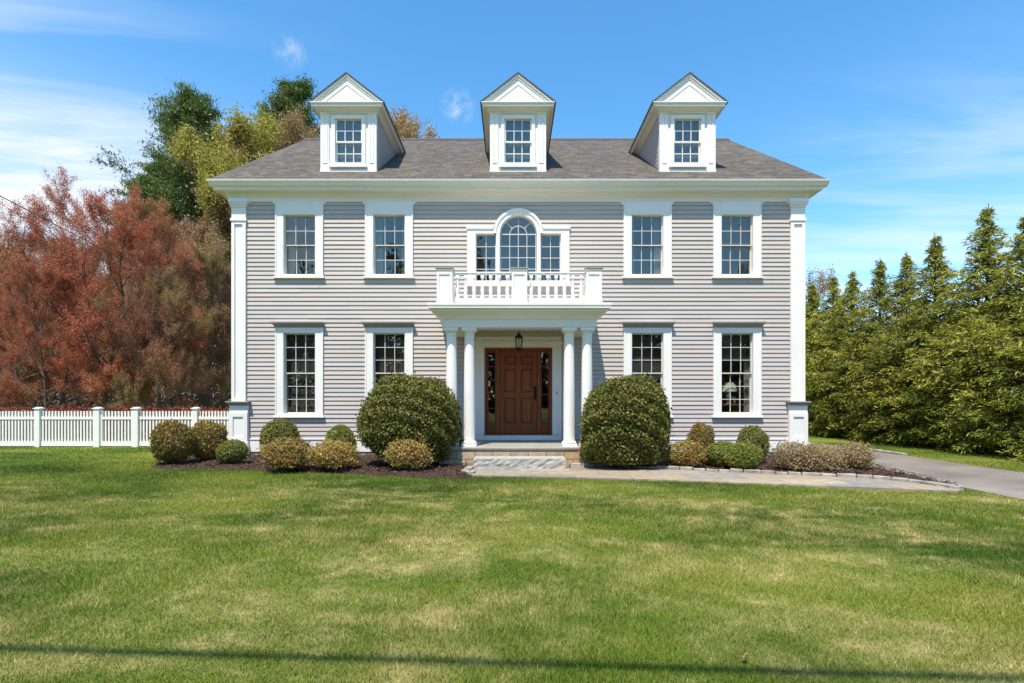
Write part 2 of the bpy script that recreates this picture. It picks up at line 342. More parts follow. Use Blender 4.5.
drive_left = [(6.75,-19), (6.75,-6.2), (6.8,-4.6), (7.0,-3.0), (7.25,-1.5), (7.45,0), (7.5,20)]
drive_poly = drive_left + [(9.45,20), (9.4,0), (9.35,-3), (9.5,-10), (9.8,-19)]
def sheet(name, poly, z, m):
    b = MB(); b.add([(x, y, z) for x, y in poly], [tuple(range(len(poly)))]); return structure(b.build(name, m))
sheet('driveway', drive_poly, .012, M['asphalt'])
path_front = curve([gp(472,477), gp(540,478.5), gp(640,481), gp(760,485.5), gp(880,490), gp(958,493.5)])
path_back = curve([gp(571,467.5), gp(620,468.5), gp(700,472.5), gp(800,477), gp(890,482), gp(962,491.5)])
path_poly = path_front + path_back[::-1] + [(1.0,-2.3), (-.95,-2.3)]
b = MB(); b.slab(path_poly, -.05, .035); structure(b.build('path', M['flag']))
bedL = curve([(-6.9,.5),(-7.6,.0), gp(150,468), gp(230,470), gp(300,472.5), gp(380,476), gp(440,478.5), gp(468,477.5), (-.95,-2.6)])
bedL_poly = bedL + [(-.95,-.02),(-.95,.5)]
bedR_poly = [(x, y+.09) for x, y in path_back] + [(6.80,-4.5),(7.0,-3.0),(7.25,-1.5),(7.45,0),(7.47,4),(6.6,4),(6.6,.5),(1.0,.5),(1.0,-2.3)]
def mound(name, poly, h):
    bm = bmesh.new(); f = bm.faces.new([bm.verts.new((x,y,.0)) for x,y in poly]); bmesh.ops.triangulate(bm, faces=bm.faces)
    for _ in range(4): bmesh.ops.subdivide_edges(bm, edges=[e for e in bm.edges if e.calc_length() > .22], cuts=1); bmesh.ops.triangulate(bm, faces=bm.faces)
    for v_ in bm.verts:
        inside = not v_.is_boundary
        v_.co.z = (h+random.uniform(-.018,.022)) if inside else .006
    me = bpy.data.meshes.new(name); bm.to_mesh(me); bm.free(); me.materials.append(M['mulch']); o = bpy.data.objects.new(name, me); COL.objects.link(o)
    me.polygons.foreach_set('use_smooth', [True]*len(me.polygons)); return structure(o)
mound('mulch_bed', bedL_poly, .055); mound('mulch_bed', bedR_poly, .055)
def cobbles(name, line, w, h, step=.24):                            # a line of split granite blocks
    b = MB(); P = [Vector((x,y,0)) for x,y in line]; acc = 0
    L = [0]
    for i in range(1, len(P)): L.append(L[-1]+(P[i]-P[i-1]).length)
    def at(s):
        for i in range(1, len(P)):
            if L[i] >= s: t = (s-L[i-1])/max(1e-6, L[i]-L[i-1]); return P[i-1].lerp(P[i], t)
        return P[-1]
    s = 0
    while s < L[-1]-.08:
        ln = step*random.uniform(.8,1.25); e = min(s+ln, L[-1]); a, c = at(s+.006), at(e-.006); t = (c-a).normalized(); q = Vector((-t.y,t.x,0))
        ww = w*random.uniform(.85,1.1)/2; hh = h*random.uniform(.85,1.15)
        vs = [a-q*ww, c-q*ww, c+q*ww, a+q*ww]; jit = lambda: Vector((random.uniform(-.008,.008), random.uniform(-.008,.008), random.uniform(-.006,.006)))
        b.add([(p.x,p.y,-.03) for p in vs]+[(p+Vector((0,0,hh))+jit()) for p in vs], [(0,3,2,1),(4,5,6,7),(0,1,5,4),(1,2,6,5),(2,3,7,6),(3,0,4,7)]); s = e
    return b.build(name, M['cobble'], bevel=.008)
structure(cobbles('kerb', path_back, .12, .085))
structure(cobbles('kerb', curve([(-.95,-2.4),(-1.02,-2.75),(-1.0,-3.1),gp(476,475.5)]), .13, .075))
structure(cobbles('kerb', [(9.43,.3),(9.45,1.9)], .13, .06))

# ---------------------------------------------------------------- the house
house = empty('colonial_house', (0,0,0))
tag(house, 'grey clapboard colonial house with white trim, three dormers and columned portico', 'house')
Z0, ZF = .42, 6.07                                                  # bottom of the siding, bottom of the frieze
YB = 11.2
lw = [(cx, 1.04, 2.955) for cx in (-5.2,-3.07,3.07,5.2)]            # lower windows: centre, sill, head
uw = [(cx, 4.346, 5.765) for cx in (-5.2,-3.07,3.07,5.2)]
OW, CW = .382, .187                                                  # half opening, casing width
SPR, ARI, ARO = 5.313, .443, .585                                    # arch spring line and radii
VB, VX, VT = 4.19, 1.214, 5.489
DX, DZ0, DZ1 = .805, .527, 2.60                                      # door unit half width, bottom, top
holes = [(c-OW, c+OW, a, z) for c, a, z in lw+uw] + [(-ARI,ARI,VB,SPR+ARI),(-1.02,-.525,VB,SPR),(.525,1.02,VB,SPR),(-DX,DX,DZ0,DZ1)]
# sheathing with real openings
xs = sorted({-HW+.05, HW-.05} | {h[0] for h in holes} | {h[1] for h in holes}); zs = sorted({.0, 6.3} | {h[2] for h in holes} | {h[3] for h in holes})
b = MB()
for i in range(len(zs)-1):
    run = None
    for j in range(len(xs)-1):
        mx, mz = (xs[j]+xs[j+1])/2, (zs[i]+zs[i+1])/2; solid = not any(h[0] < mx < h[1] and h[2] < mz < h[3] for h in holes)
        if solid: b.box(xs[j], xs[j+1], 0, .14, zs[i], zs[i+1])
b.box(-HW+.05,-HW+.19,.142,YB,0,6.3); b.box(HW-.19,HW-.05,.142,YB,0,6.3); b.box(-HW+.05,HW-.05,YB+.002,YB+.15,0,6.3)
b.build('wall', M['interior'], house)
b = MB(); b.box(-HW+.2,HW-.2,.15,YB-.01,.30,.42); b.box(-HW+.2,HW-.2,.15,YB-.01,3.45,3.75); b.build('interior_floor', M['interior_floor'], house)
b = MB(); b.box(-HW+.2,HW-.2,.15,YB-.01,6.14,6.26); b.box(-1.6,-1.5,.15,YB-.02,.425,3.44); b.box(1.5,1.6,.15,YB-.02,.425,3.44); b.box(-HW+.2,-1.62,3.2,3.3,.425,3.44); b.box(1.62,HW-.2,3.2,3.3,.425,3.44); b.box(-HW+.2,HW-.2,3.6,3.7,3.76,6.13)
for x in (-4.1,-1.7,1.7,4.1): b.box(x-.05,x+.05,.15,3.58,3.76,6.13)
b.build('interior_partition', M['interior'], house)
# clapboards
def covers(z):
    out = []
    for c, a, t in lw:
        if a-.08 < z < t+.17: out.append((c-OW-CW+.012, c+OW+CW-.012))
    for c, a, t in uw:
        if a-.08 < z: out.append((c-OW-CW+.012, c+OW+CW-.012))
    if VB-.1 < z < VT-.01: out.append((-VX+.012, VX-.012))
    elif VT-.01 <= z < SPR+ARO-.015: w = math.sqrt(max(0, (ARO-.015)**2-(z-SPR)**2)); out.append((-w, w))
    if z < 2.86: out.append((-1.02, 1.02))
    return sorted(out)
def board(b, x0, x1, z0, z1, y=0, t0=.024, t1=.006):
    b.add([(x0,y-t0,z0),(x1,y-t0,z0),(x1,y-.001,z0),(x0,y-.001,z0),(x0,y-t1,z1),(x1,y-t1,z1),(x1,y-.001,z1),(x0,y-.001,z1)],
          [(0,3,2,1),(4,5,6,7),(0,1,5,4),(1,2,6,5),(2,3,7,6),(3,0,4,7)])
b = MB(); nC = 55; ex = (ZF+.02-Z0)/nC
for k in range(nC):
    z = Z0+k*ex; x = -6.47
    for a, c in covers(z+ex/2)+[(6.47, 99)]:
        if a > x+.01: 
            # butt joints at irregular spots along the course
            cuts = [x]+sorted(q for q in [random.uniform(-6.4,6.4) for _ in range(3)] if x+.5 < q < a-.5)+[a]
            for p, q in zip(cuts, cuts[1:]): board(b, p+.0014, q-.0014, z+.0005, z+ex-.0005, 0, .027+random.uniform(-.002,.002))
        x = max(x, c)
for sgn in (-1,1):                                                  # the gable sides
    for k in range(nC):
        z = Z0+k*ex; x0 = sgn*(HW-.05); t0, t1 = sgn*.024, sgn*.006
        b.add([(x0+t0,.42,z),(x0+t0,YB,z),(x0+sgn*.001,YB,z),(x0+sgn*.001,.42,z),(x0+t1,.42,z+ex),(x0+t1,YB,z+ex),(x0+sgn*.001,YB,z+ex),(x0+sgn*.001,.42,z+ex)],
              [(0,3,2,1),(4,5,6,7),(0,1,5,4),(1,2,6,5),(2,3,7,6),(3,0,4,7)])
b.build('siding', M['siding'], house)
b = MB(); b.box(-HW+.08,HW-.08,-.012,YB+.1,-.1,.13); b.build('foundation', M['concrete'], house)
for xa, xb in ((-6.5,-1.6),(1.6,6.5)):
    b = MB(); b.box(xa,xb,-.034,-.001,.132,Z0-.002); b.box(xa,xb,-.05,-.001,Z0-.002,Z0+.022); b.build('water_table', M['white'], house)
# eaves cornice: one moulded profile carried round the four walls with mitred corners
def cornice(b, prof, hw, y0, y1, closed=True):
    n = len(prof); rings = []
    for sx, yy, sy in ((-1,y0,-1),(1,y0,-1),(1,y1,1),(-1,y1,1)):
        rings.append([(sx*(hw+o), yy+sy*o, z) for o, z in prof])
    vs = [p for r in rings for p in r]; fs = []
    for c in range(4 if closed else 1):
        d = (c+1) % 4
        for i in range(n-1): fs.append((c*n+i, d*n+i, d*n+i+1, c*n+i+1))
    b.add(vs, fs)
b = MB(); cornice(b, [(.0,ZF),(.036,ZF),(.036,6.175),(.055,6.18),(.062,6.20),(.085,6.235),(.12,6.255),(.125,6.268),(.255,6.272),(.255,6.285),(.262,6.288),(.262,6.322),(.27,6.327),(.285,6.33),(.292,6.336),(.292,6.36)], HW, 0, YB)
b.build('cornice', M['white_old'], house)
b = MB(); cornice(b, [(.294,6.345),(.306,6.343),(.318,6.36),(.334,6.395),(.355,6.42),(.366,6.435),(.372,6.455),(.375,6.474),(.365,6.476),(.33,6.455),(.30,6.452)], HW, 0, YB); b.build('gutter', M['white_old'], house)
edges = []
for c in (-5.2,-3.07,3.07,5.2): edges += [(c-OW-CW, -1), (c+OW+CW, 1)]
edges += [(-6.45, 1), (6.45, -1)]
for x, s in edges: b = MB(); b.prism([(x-s*.004,ZF+.001),(x+s*.085,ZF+.001),(x-s*.004,ZF-.085)], -.034, -.002); b.build('frieze_bracket', M['white'], house)   # clipped corners of the siding panels
# roof
SL = .633; EY, EZ, RY = -.345, 6.468, 5.6; RW = 7.21
ang = math.atan(SL); Ls = (RY-EY)/math.cos(ang)
b = MB(); b.box(-RW, RW, 0, Ls, -.05, 0)
rf = b.build('roof', M['shingle'], house); rf.location = (0,EY,EZ); rf.rotation_euler = (ang,0,0)
b = MB(); b.box(-RW, RW, 0, Ls, -.05, 0)
r2 = b.build('roof', M['shingle'], house); r2.location = (0,2*RY-EY,EZ); r2.rotation_euler = (ang,0,math.pi)
rz = EZ+SL*(RY-EY)
b = MB(); b.prism([(-.16,-.09),(0,.028),(.16,-.09),(.16,-.115),(0,.0),(-.16,-.115)], -RW, RW)
o = b.build('ridge_cap', M['shingle_dark'], house); o.rotation_euler = (0,0,R(90)); o.location = (0,RY,rz+.02)
for s in (-1,1):
    b = MB(); x0, x1 = s*(HW-.05), s*(HW-.16); zz = lambda y: EZ-.07+SL*(y-EY)
    b.add([(x0,0.02,6.3),(x0,2*RY-.02,6.3),(x0,RY,zz(RY)),(x1,0.02,6.3),(x1,2*RY-.02,6.3),(x1,RY,zz(RY))],[(0,1,2),(5,4,3),(0,3,4,1),(1,4,5,2),(2,5,3,0)])
    b.build('gable_wall', M['siding'], house)
t = .16                                                    # rake boards on the gable ends
for s in (-1,1):
    for m_ in (0,1):
        b = MB(); f = (lambda y: y) if m_ == 0 else (lambda y: 2*RY-y)
        x0, x1 = s*(RW-.003), s*(HW-.02)
        b.add([(x0,f(EY),EZ-.052),(x0,f(RY),rz-.052),(x0,f(RY),rz-.052-t),(x0,f(EY+.1),EZ-.05-t+.07),(x1,f(EY),EZ-.052),(x1,f(RY),rz-.052),(x1,f(RY),rz-.052-t),(x1,f(EY+.1),EZ-.05-t+.07)],
              [(0,1,2,3),(7,6,5,4),(0,4,5,1),(1,5,6,2),(2,6,7,3),(3,7,4,0)])
        b.build('rake_board', M['white_old'], house)
# corner pilasters on pedestals
def panel_frame(b, x0, x1, z0, z1, y, t, w):
    """a raised frame round a sunk panel"""
    b.box(x0,x0+w,y-t,y,z0,z1); b.box(x1-w,x1,y-t,y,z0,z1); b.box(x0+w,x1-w,y-t,y,z0,z0+w); b.box(x0+w,x1-w,y-t,y,z1-w,z1)
for s in (-1,1):
    b = MB(); xa, xb = (6.46,6.80) if s > 0 else (-6.80,-6.46)
    b.box(xa,xb,-.04,.40,1.32,5.60); panel_frame(b,xa,xb,1.32,5.597,-.0405,.03,.075)
    pil = b.build('pilaster', M['white'], house, bevel=.004)
    b = MB(); b.box(xa-.02,xb+.02,-.09,.41,5.60,5.665); b.box(xa+.002,xb-.002,-.065,.405,5.665,5.93); b.box(xa-.02,xb+.02,-.085,.41,5.93,5.98); b.box(xa-.04,xb+.04,-.105,.42,5.98,6.03); b.box(xa-.055,xb+.055,-.12,.43,6.03,ZF+.06)
    b.build('capital', M['white'], pil, bevel=.004)
    pa, pb = (6.40,6.84) if s > 0 else (-6.84,-6.40)
    b = MB(); b.box(pa,pb,-.09,.42,.06,1.24); panel_frame(b,pa,pb,.38,1.06,-.0905,.025,.10); b.box(pa-.02,pb+.02,-.14,.44,.06,.37)
    b.build('pedestal', M['white'], pil, bevel=.004)
    b = MB(); b.box(pa-.015,pb+.015,-.118,.435,1.238,1.262); b.box(pa-.025,pb+.025,-.145,.45,1.262,1.30); b.box(pa-.05,pb+.05,-.175,.46,1.30,1.33); b.build('pedestal_cap', M['cap'], pil, bevel=.004)
# windows
def sash(x0, x1, z0, z1, cols, rows, y, b, fr=.024, mu=.011):
    b.box(x0,x0+fr,y-.018,y+.022,z0,z1); b.box(x1-fr,x1,y-.018,y+.022,z0,z1); b.box(x0+fr,x1-fr,y-.018,y+.022,z0,z0+fr); b.box(x0+fr,x1-fr,y-.018,y+.022,z1-fr,z1)
    iw, ih = (x1-x0-2*fr)/cols, (z1-z0-2*fr)/rows
    for i in range(1, cols): x = x0+fr+i*iw; b.box(x-mu/2-.002,x+mu/2+.002,y-.012,y+.014,z0+fr,z1-fr)
    for j in range(1, rows):
        z = z0+fr+j*ih; b.box(x0+fr,x1-fr,y-.0105,y+.0125,z-mu/2-.002,z+mu/2+.002)
def window(cx, z0, z1, rows, lower, proto=None):
    h = z1-z0; b = MB(); ow, cw = OW, CW                               # built about its own sill centre
    top = .05 if lower else ZF-z1-.002
    headw = .125 if lower else top
    b.box(-ow-cw,-ow,-.048,-.001,-.055,h+headw); b.box(ow,ow+cw,-.048,-.001,-.055,h+headw); b.box(-ow,ow,-.048,-.001,h,h+headw)
    b.box(-ow-cw-.0,-ow-cw+.03,-.06,-.05,-.055,h+headw); b.box(ow+cw-.03,ow+cw,-.06,-.05,-.055,h+headw)          # back band
    b.box(-ow,-ow+.008,-.046,.13,0,h); b.box(ow-.008,ow,-.046,.13,0,h); b.box(-ow+.008,ow-.008,-.046,.13,h-.008,h)  # jambs
    b.box(-ow,ow,-.049,-.001,-.055,0)
    w = b.build('window', M['white'], house, bevel=.003, loc=(cx,0,z0))
    b = MB(); b.box(-ow-cw-.035,ow+cw+.035,-.088,.0,-.10,-.057); b.box(-ow+.001,ow-.001,-.04,.10,-.02,.001); b.build('sill', M['white'], w, bevel=.004)
    if lower:
        b = MB(); zz = h+headw
        b.prism_x = None
        prof = [(-.049,zz),(-.066,zz+.004),(-.078,zz+.03),(-.118,zz+.075),(-.15,zz+.092),(-.155,zz+.125),(-.001,zz+.14),(-.001,zz)]
        n = len(prof); xl = -ow-cw-.055
        ext = lambda y: max(0,(-y-.049))*.6
        vs = [(-ow-cw-ext(y),y,z) for y,z in prof]+[(ow+cw+ext(y),y,z) for y,z in prof]
        b.add(vs, [tuple(range(n)), tuple(range(2*n-1,n-1,-1))]+[(i,i+n,(i+1)%n+n,(i+1)%n) for i in range(n)])
        b.build('window_cap', M['cap'], w)
    mid = h*.503
    b = MB(); sash(-ow+.009,ow-.009,mid-.018,h-.009,3,rows,.06,b); sash(-ow+.009,ow-.009,.002,mid+.02,3,rows,.104,b); b.build('sash', M['sash'], w)
    b = MB(); b.box(-ow+.02,ow-.02,.059,.063,mid,h-.02); b.box(-ow+.02,ow-.02,.103,.107,.012,mid); b.build('pane', M['glass'], w)
    return w
def repeat(first, xs_, z):
    for x in xs_: c = copy_tree(first, house); c.location = (x,0,z)
repeat(window(lw[0][0], lw[0][1], lw[0][2], 3, True), [-3.07,3.07,5.2], lw[0][1])
repeat(window(uw[0][0], uw[0][1], uw[0][2], 2, False), [-3.07,3.07,5.2], uw[0][1])
# curtains drawn to the sides behind some of the windows
def curtain(cx, z0, z1, y, wdt, side):
    b = MB(); n = 26; vs = []; 
    for k in range(n+1):
        x = cx+side*(OW+.06) - side*wdt*k/n; yy = y+.035*math.sin(k*1.5)+.01*math.sin(k*3.7)
        vs += [(x,yy,z0),(x,yy,z1)]
    b.add(vs, [(2*k,2*k+2,2*k+3,2*k+1) for k in range(n)]); return b.build('curtain', M['curtain'], house, smooth=True)
for c in (-5.2,-3.07,3.07): curtain(c,3.8,5.9,.28,.20,-1); curtain(c,3.8,5.9,.28,.20,1)
curtain(5.2,.5,3.1,.30,.13,1); curtain(5.2,.5,3.1,.30,.13,-1)
for c, z0_, z1_ in ((-5.2,.9,3.1),(-3.07,.9,3.1),(3.07,.9,3.1),(5.2,2.35,3.1),(5.2,5.1,5.9),(-5.2,5.35,5.9)):
    b = MB(); b.box(c-OW-.05,c+OW+.05,.20,.206,z0_,z1_); b.build('roller_blind', M['shade_brown'], house)
# Palladian window over the portico
def arc(r, a0, a1, n, cx=0, cz=SPR): return [(cx+r*math.cos(a0+(a1-a0)*i/n), cz+r*math.sin(a0+(a1-a0)*i/n)) for i in range(n+1)]
def ring(b, ri, ro, y0, y1, a0=0, a1=math.pi, n=28):
    p, q = arc(ri,a0,a1,n), arc(ro,a0,a1,n); vs = []
    for (x,z),(X_,Z_) in zip(p,q): vs += [(x,y0,z),(X_,y0,Z_),(X_,y1,Z_),(x,y1,z)]
    fs = []
    for i in range(n):
        o = 4*i
        for k in range(4): fs.append((o+k,o+4+k,o+4+(k+1)%4,o+(k+1)%4))
    fs += [(0,1,2,3),(4*n+3,4*n+2,4*n+1,4*n)]; b.add(vs, fs)
b = MB()
for s in (-1,1):
    X_ = lambda a, c: (min(s*a,s*c), max(s*a,s*c))
    b.box(*X_(1.02,VX),-.05,-.001,VB-.08,VT); b.box(*X_(.443,.525),-.049,-.001,VB-.08,SPR); b.box(*X_(.443,1.02),-.0485,-.001,VB-.08,VB)
    b.box(*X_(.525,1.02),-.0495,-.001,SPR,VT); b.prism([(s*x,z) for x,z in [(.525,SPR),(.525,VT),(.50,VT)]+[(math.sqrt(max(0,(ARI+.001)**2-(z-SPR)**2)),z) for z in np.linspace(VT,SPR,8)]], -.047, -.001)
    b.box(*X_(.56,VX+.02),-.075,-.05,VT-.07,VT+.012)
    for xx in (.4432,1.011): b.box(*X_(xx,xx+.0085),-.045,.1,VB,SPR)
ring(b, ARI, ARO, -.052, -.001); ring(b, ARO-.055, ARO+.005, -.075, -.053); ring(b, ARI-.008, ARI-.001, -.045, .1)
pw = b.build('palladian_window', M['white'], house)
b = MB()
for s in (-1,1):
    xa, xb = sorted((s*.527, s*1.010)); sash(xa,xb,VB+.002,SPR-.001,2,4,.05,b,.022)
sash(-.433,.433,VB+.002,SPR+.012,4,4,.05,b,.022); ring(b,.412,.434,.032,.072); ring(b,.195,.211,.038,.064)
for a in (45,90,135):
    c_, s_ = math.cos(R(a)), math.sin(R(a)); r0 = .211 if a != 90 else .02; q = .0085
    b.add([(c_*r0-s_*q,.039,SPR+s_*r0+c_*q),(c_*.415-s_*q,.039,SPR+s_*.415+c_*q),(c_*.415+s_*q,.039,SPR+s_*.415-c_*q),(c_*r0+s_*q,.039,SPR+s_*r0-c_*q),
           (c_*r0-s_*q,.063,SPR+s_*r0+c_*q),(c_*.415-s_*q,.063,SPR+s_*.415+c_*q),(c_*.415+s_*q,.063,SPR+s_*.415-c_*q),(c_*r0+s_*q,.063,SPR+s_*r0-c_*q)],
          [(0,1,2,3),(7,6,5,4),(0,4,5,1),(1,5,6,2),(2,6,7,3),(3,7,4,0)])
b.build('sash', M['sash'], pw)
b = MB(); b.box(-1.0,-.535,.049,.053,VB+.01,SPR-.01); b.box(.535,1.0,.049,.053,VB+.01,SPR-.01); b.prism([(-.42,VB+.01),(.42,VB+.01)]+arc(.42,0,math.pi,24), .049, .053); b.build('pane', M['glass'], pw)
b = MB(); b.box(-VX-.03,VX+.03,-.11,-.0,VB-.13,VB-.082); b.build('sill', M['white'], pw, bevel=.004)

# dormers
DY = .55
def roofz(y): return EZ+SL*(y-EY)
def dormer(cx):
    d = empty('dormer', (cx,DY,0), 0, house)
    w = .683; wo = .335; z0, z1 = 7.205, 8.344; zt = 8.545
    b = MB()
    b.box(-w,-wo,-.0,.10,6.98,zt); b.box(wo,w,0,.10,6.98,zt); b.box(-wo,wo,0,.10,6.98,z0); b.box(-wo,wo,0,.10,z1,zt)
    b.box(-w-.012,-w+.20,-.03,-.001,7.06,zt-.02); b.box(w-.20,w+.012,-.03,-.001,7.06,zt-.02)                         # corner boards
    b.box(-w+.03,-w+.17,-.045,-.031,8.42,8.455); b.box(w-.17,w-.03,-.045,-.031,8.42,8.455)
    panel_frame(b,-w+.055,-w+.165,7.22,8.37,-.0305,.012,.022); panel_frame(b,w-.165,w-.055,7.22,8.37,-.0305,.012,.022)
    panel_frame(b,-wo-.085,wo+.085,z0-.05,z1+.07,-.001,.035,.085)
    b.box(-w-.02,w+.02,-.045,-.001,6.97,7.058)
    b.build('face', M['white'], d, bevel=.003)
    for s in (-1,1):
        b = MB(); x0, x1 = s*(w+.004), s*(w-.09); ye = (zt-EZ)/SL+EY-DY
        b.add([(x0,.101,roofz(DY+.1)-.02),(x0,ye,zt),(x0,.101,zt),(x1,.101,roofz(DY+.1)-.02),(x1,ye,zt),(x1,.101,zt)],[(0,1,2),(5,4,3),(0,3,4,1),(1,4,5,2),(2,5,3,0)])
        for k in range(15):                                           # clapboards on the cheek
            z = 7.1+k*.1; ya = .16; yb = (z-EZ)/SL+EY-DY+.0
            if yb > ya+.05:
                b.add([(x0+s*.014,ya,z),(x0+s*.014,yb-.1,z),(x0+s*.001,yb-.1,z),(x0+s*.001,ya,z),(x0+s*.003,ya,z+.1),(x0+s*.003,yb+.08,z+.1),(x0+s*.001,yb+.08,z+.1),(x0+s*.001,ya,z+.1)],
                      [(0,3,2,1),(4,5,6,7),(0,1,5,4),(1,2,6,5),(2,3,7,6),(3,0,4,7)])
        b.build('cheek', M['siding'], d)
    b = MB()                                                           # entablature returned along both sides
    yb = 2.6
    prof = [(.0,8.46),(.03,8.46),(.03,8.49),(.045,8.495),(.10,8.535),(.13,8.545),(.185,8.552),(.185,8.60),(.20,8.605),(.215,8.63),(.215,8.648)]
    n = len(prof); path = [(-1,yb,0),(-1,0,-1),(1,0,-1),(1,yb,0)]
    vs = [(sx*(w+o),yy+sy*o*1.08,z) for sx,yy,sy in path for o,z in prof]
    b.add(vs, [(c*n+i,(c+1)*n+i,(c+1)*n+i+1,c*n+i+1) for c in range(3) for i in range(n-1)])
    b.box(-w-.18,w+.18,-.20,.1,8.59,8.642)
    b.build('entablature', M['white_old'], d)
    pk, eh = 9.355, w+.225; ze = 8.652
    sl = (pk-ze)/eh
    b = MB(); sl = (pk-ze)/eh; b.prism([(-eh+.12,ze-.012),(eh-.12,ze-.012),(0,pk-.12*sl-.012)], -.16, .1)                                 # tympanum
    tri = lambda k, zb: [(-(eh-k),zb),(eh-k,zb),(0,zb+(eh-k)*sl)]
    b2 = MB()
    def rake(b, k0, k1, y0, y1):                                       # raking moulding between two offsets from the roof edge
        for s in (-1,1):
            po = [(s*(eh-k0),ze-.002),(0,ze+(eh-k0)*sl),(0,ze+(eh-k1)*sl),(s*(eh-k1),ze-.002)]
            b.prism(po, y0, y1)
    rake(b,.02,.085,-.205,-.05); rake(b,.0855,.17,-.178,-.05); rake(b,.30,.345,-.172,-.159); b.box(-eh+.35,eh-.35,-.1715,-.159,ze+.0,ze+.025)
    b.build('pediment', M['white'], d)
    b = MB(); yf = -.225; t = .035
    for s in (-1,1):
        ybe = (ze-EZ)/SL+EY-DY+.12; ybr = (pk-EZ)/SL+EY-DY+.12; e = eh+.02; zl = ze-.02*sl
        A_ = [(0,yf,pk+.02),(s*e,yf,zl+.02),(s*e,ybe,zl+.02),(0,ybr,pk+.02)]; B_ = [(x,y,z-t) for x,y,z in A_]
        b.add(A_+B_, [(0,1,2,3),(7,6,5,4),(0,4,5,1),(1,5,6,2),(2,6,7,3),(3,7,4,0)])
    b.build('dormer_roof', M['shingle_dark'], d)
    b = MB(); m_ = (z0+z1)/2; sash(-wo+.001,wo-.001,m_-.018,z1-.001,3,2,.035,b,.034,.014); sash(-wo+.001,wo-.001,z0+.001,m_+.016,3,2,.075,b,.034,.014); b.build('sash', M['white'], d)
    b = MB(); b.box(-wo+.01,wo-.01,.034,.038,m_,z1-.02); b.box(-wo+.01,wo-.01,.074,.078,z0+.02,m_); b.build('pane', M['glass'], d)
    b = MB(); b.box(-wo+.002,wo-.002,.13,.14,z0-.02,z1+.02); b.build('dark_panel', M['dark_panel'], d)  # added opaque panel, painted dark as the dim inside of the dormer
    b = MB(); b.box(-wo-.13,wo+.13,-.085,-.002,z0-.095,z0-.052); b.build('sill', M['white'], d, bevel=.004)
    return d
d0 = dormer(-4.2)
for x in (0, 4.2): c = copy_tree(d0, house); c.location.x = x

# portico
PZ0 = .408                                                            # porch floor
CYL, CTOP = -1.70, 2.845
prof = [(.165,0),(.165,.05)]
def column(x):
    H_ = CTOP-PZ0; b = MB()
    shaft = [(.125,.10),(.118,.125)]+[(.1175-.017*max(0,(t-.3)/.7)**1.4,.13+(H_-.30)*t) for t in [i/12 for i in range(13)]]+[(.112,H_-.165),(.112,H_-.15),(.1005,H_-.145),(.1005,H_-.10)]
    b.lathe(shaft, (0,0,0), 32); c = b.build('column', M['white'], house, smooth=True, loc=(x,CYL,PZ0))
    b = MB(); b.box(-.152,.152,-.152,.152,0,.055); b.lathe([(.135,.056),(.15,.066),(.15,.088),(.135,.10),(.126,.101)],(0,0,0),32); b.build('column_base', M['white'], c, smooth=True)
    b = MB(); b.lathe([(.1,H_-.10),(.12,H_-.095),(.138,H_-.07),(.14,H_-.06)],(0,0,0),32); b.box(-.15,.15,-.15,.15,H_-.06,H_-.001); b.build('column_capital', M['white'], c, smooth=True)
    return c
c0 = column(-1.40)
for x in (-1.03,1.03,1.40): c = copy_tree(c0, house); c.location.x = x
b = MB()
b.box(-1.57,1.57,-1.86,-1.54,CTOP,3.09); b.box(-1.57,-1.25,-1.538,-.026,CTOP,3.09); b.box(1.25,1.57,-1.538,-.026,CTOP,3.09)
b.box(-1.248,1.248,-1.536,-.03,3.0,3.05)
b.build('portico_beam', M['white_old'], house, bevel=.003)
b = MB()
prof = [(.0,3.00),(.012,3.005),(.03,3.04),(.055,3.06),(.06,3.075),(.13,3.115),(.185,3.15),(.195,3.165),(.20,3.19),(.245,3.193),(.25,3.20),(.25,3.245),(.262,3.25),(.265,3.29),(.245,3.298)]
n = len(prof); path = [(-1,-.026,0),(-1,-1.86,-1),(1,-1.86,-1),(1,-.026,0)]
vs = [(sx*(1.575+o),yy+sy*(o+.003),z) for sx,yy,sy in path for o,z in prof]
b.add(vs, [(c*n+i,(c+1)*n+i,(c+1)*n+i+1,c*n+i+1) for c in range(3) for i in range(n-1)])
b.box(-1.82,1.82,-2.10,-.027,3.25,3.296); b.build('portico_cornice', M['white'], house)
DKZ = 3.298
bal = empty('balustrade', (0,0,0), 0, house)
BY, BX = -1.74, 1.52
b = MB()
for x0, x1 in ((-BX+.16,-.16),(.16,BX-.16)):
    b.box(x0,x1,BY-.05,BY+.05,DKZ+.665,DKZ+.695); b.box(x0,x1,BY-.035,BY+.035,DKZ+.648,DKZ+.665); b.box(x0,x1,BY-.04,BY+.04,DKZ+.075,DKZ+.14)
for s in (-1,1):
    x = s*BX; b.box(x-.05,x+.05,BY+.16,-.03,DKZ+.665,DKZ+.695); b.box(x-.035,x+.035,BY+.16,-.03,DKZ+.648,DKZ+.665); b.box(x-.04,x+.04,BY+.16,-.03,DKZ+.075,DKZ+.14)
b.build('rail', M['white'], bal, bevel=.005)
def post(x):
    b = MB(); b.box(-.158,.158,-.158,.158,0,.70); panel_frame(b,-.158,.158,.03,.66,-.1585,.016,.05); b.box(-.17,.17,-.178,.17,0,.07)
    b.box(-.172,.172,-.18,.172,.70,.73); return b.build('post', M['white'], bal, bevel=.004, loc=(x,BY,DKZ))
p0 = post(-BX)
for x in (0,BX): c = p0.copy(); COL.objects.link(c); c.location.x = x
b = MB(); b.box(-.185,.185,-.193,.185,.7305,.757); pc = b.build('post_cap', M['cap'], bal, bevel=.004, loc=(-BX,BY,DKZ))
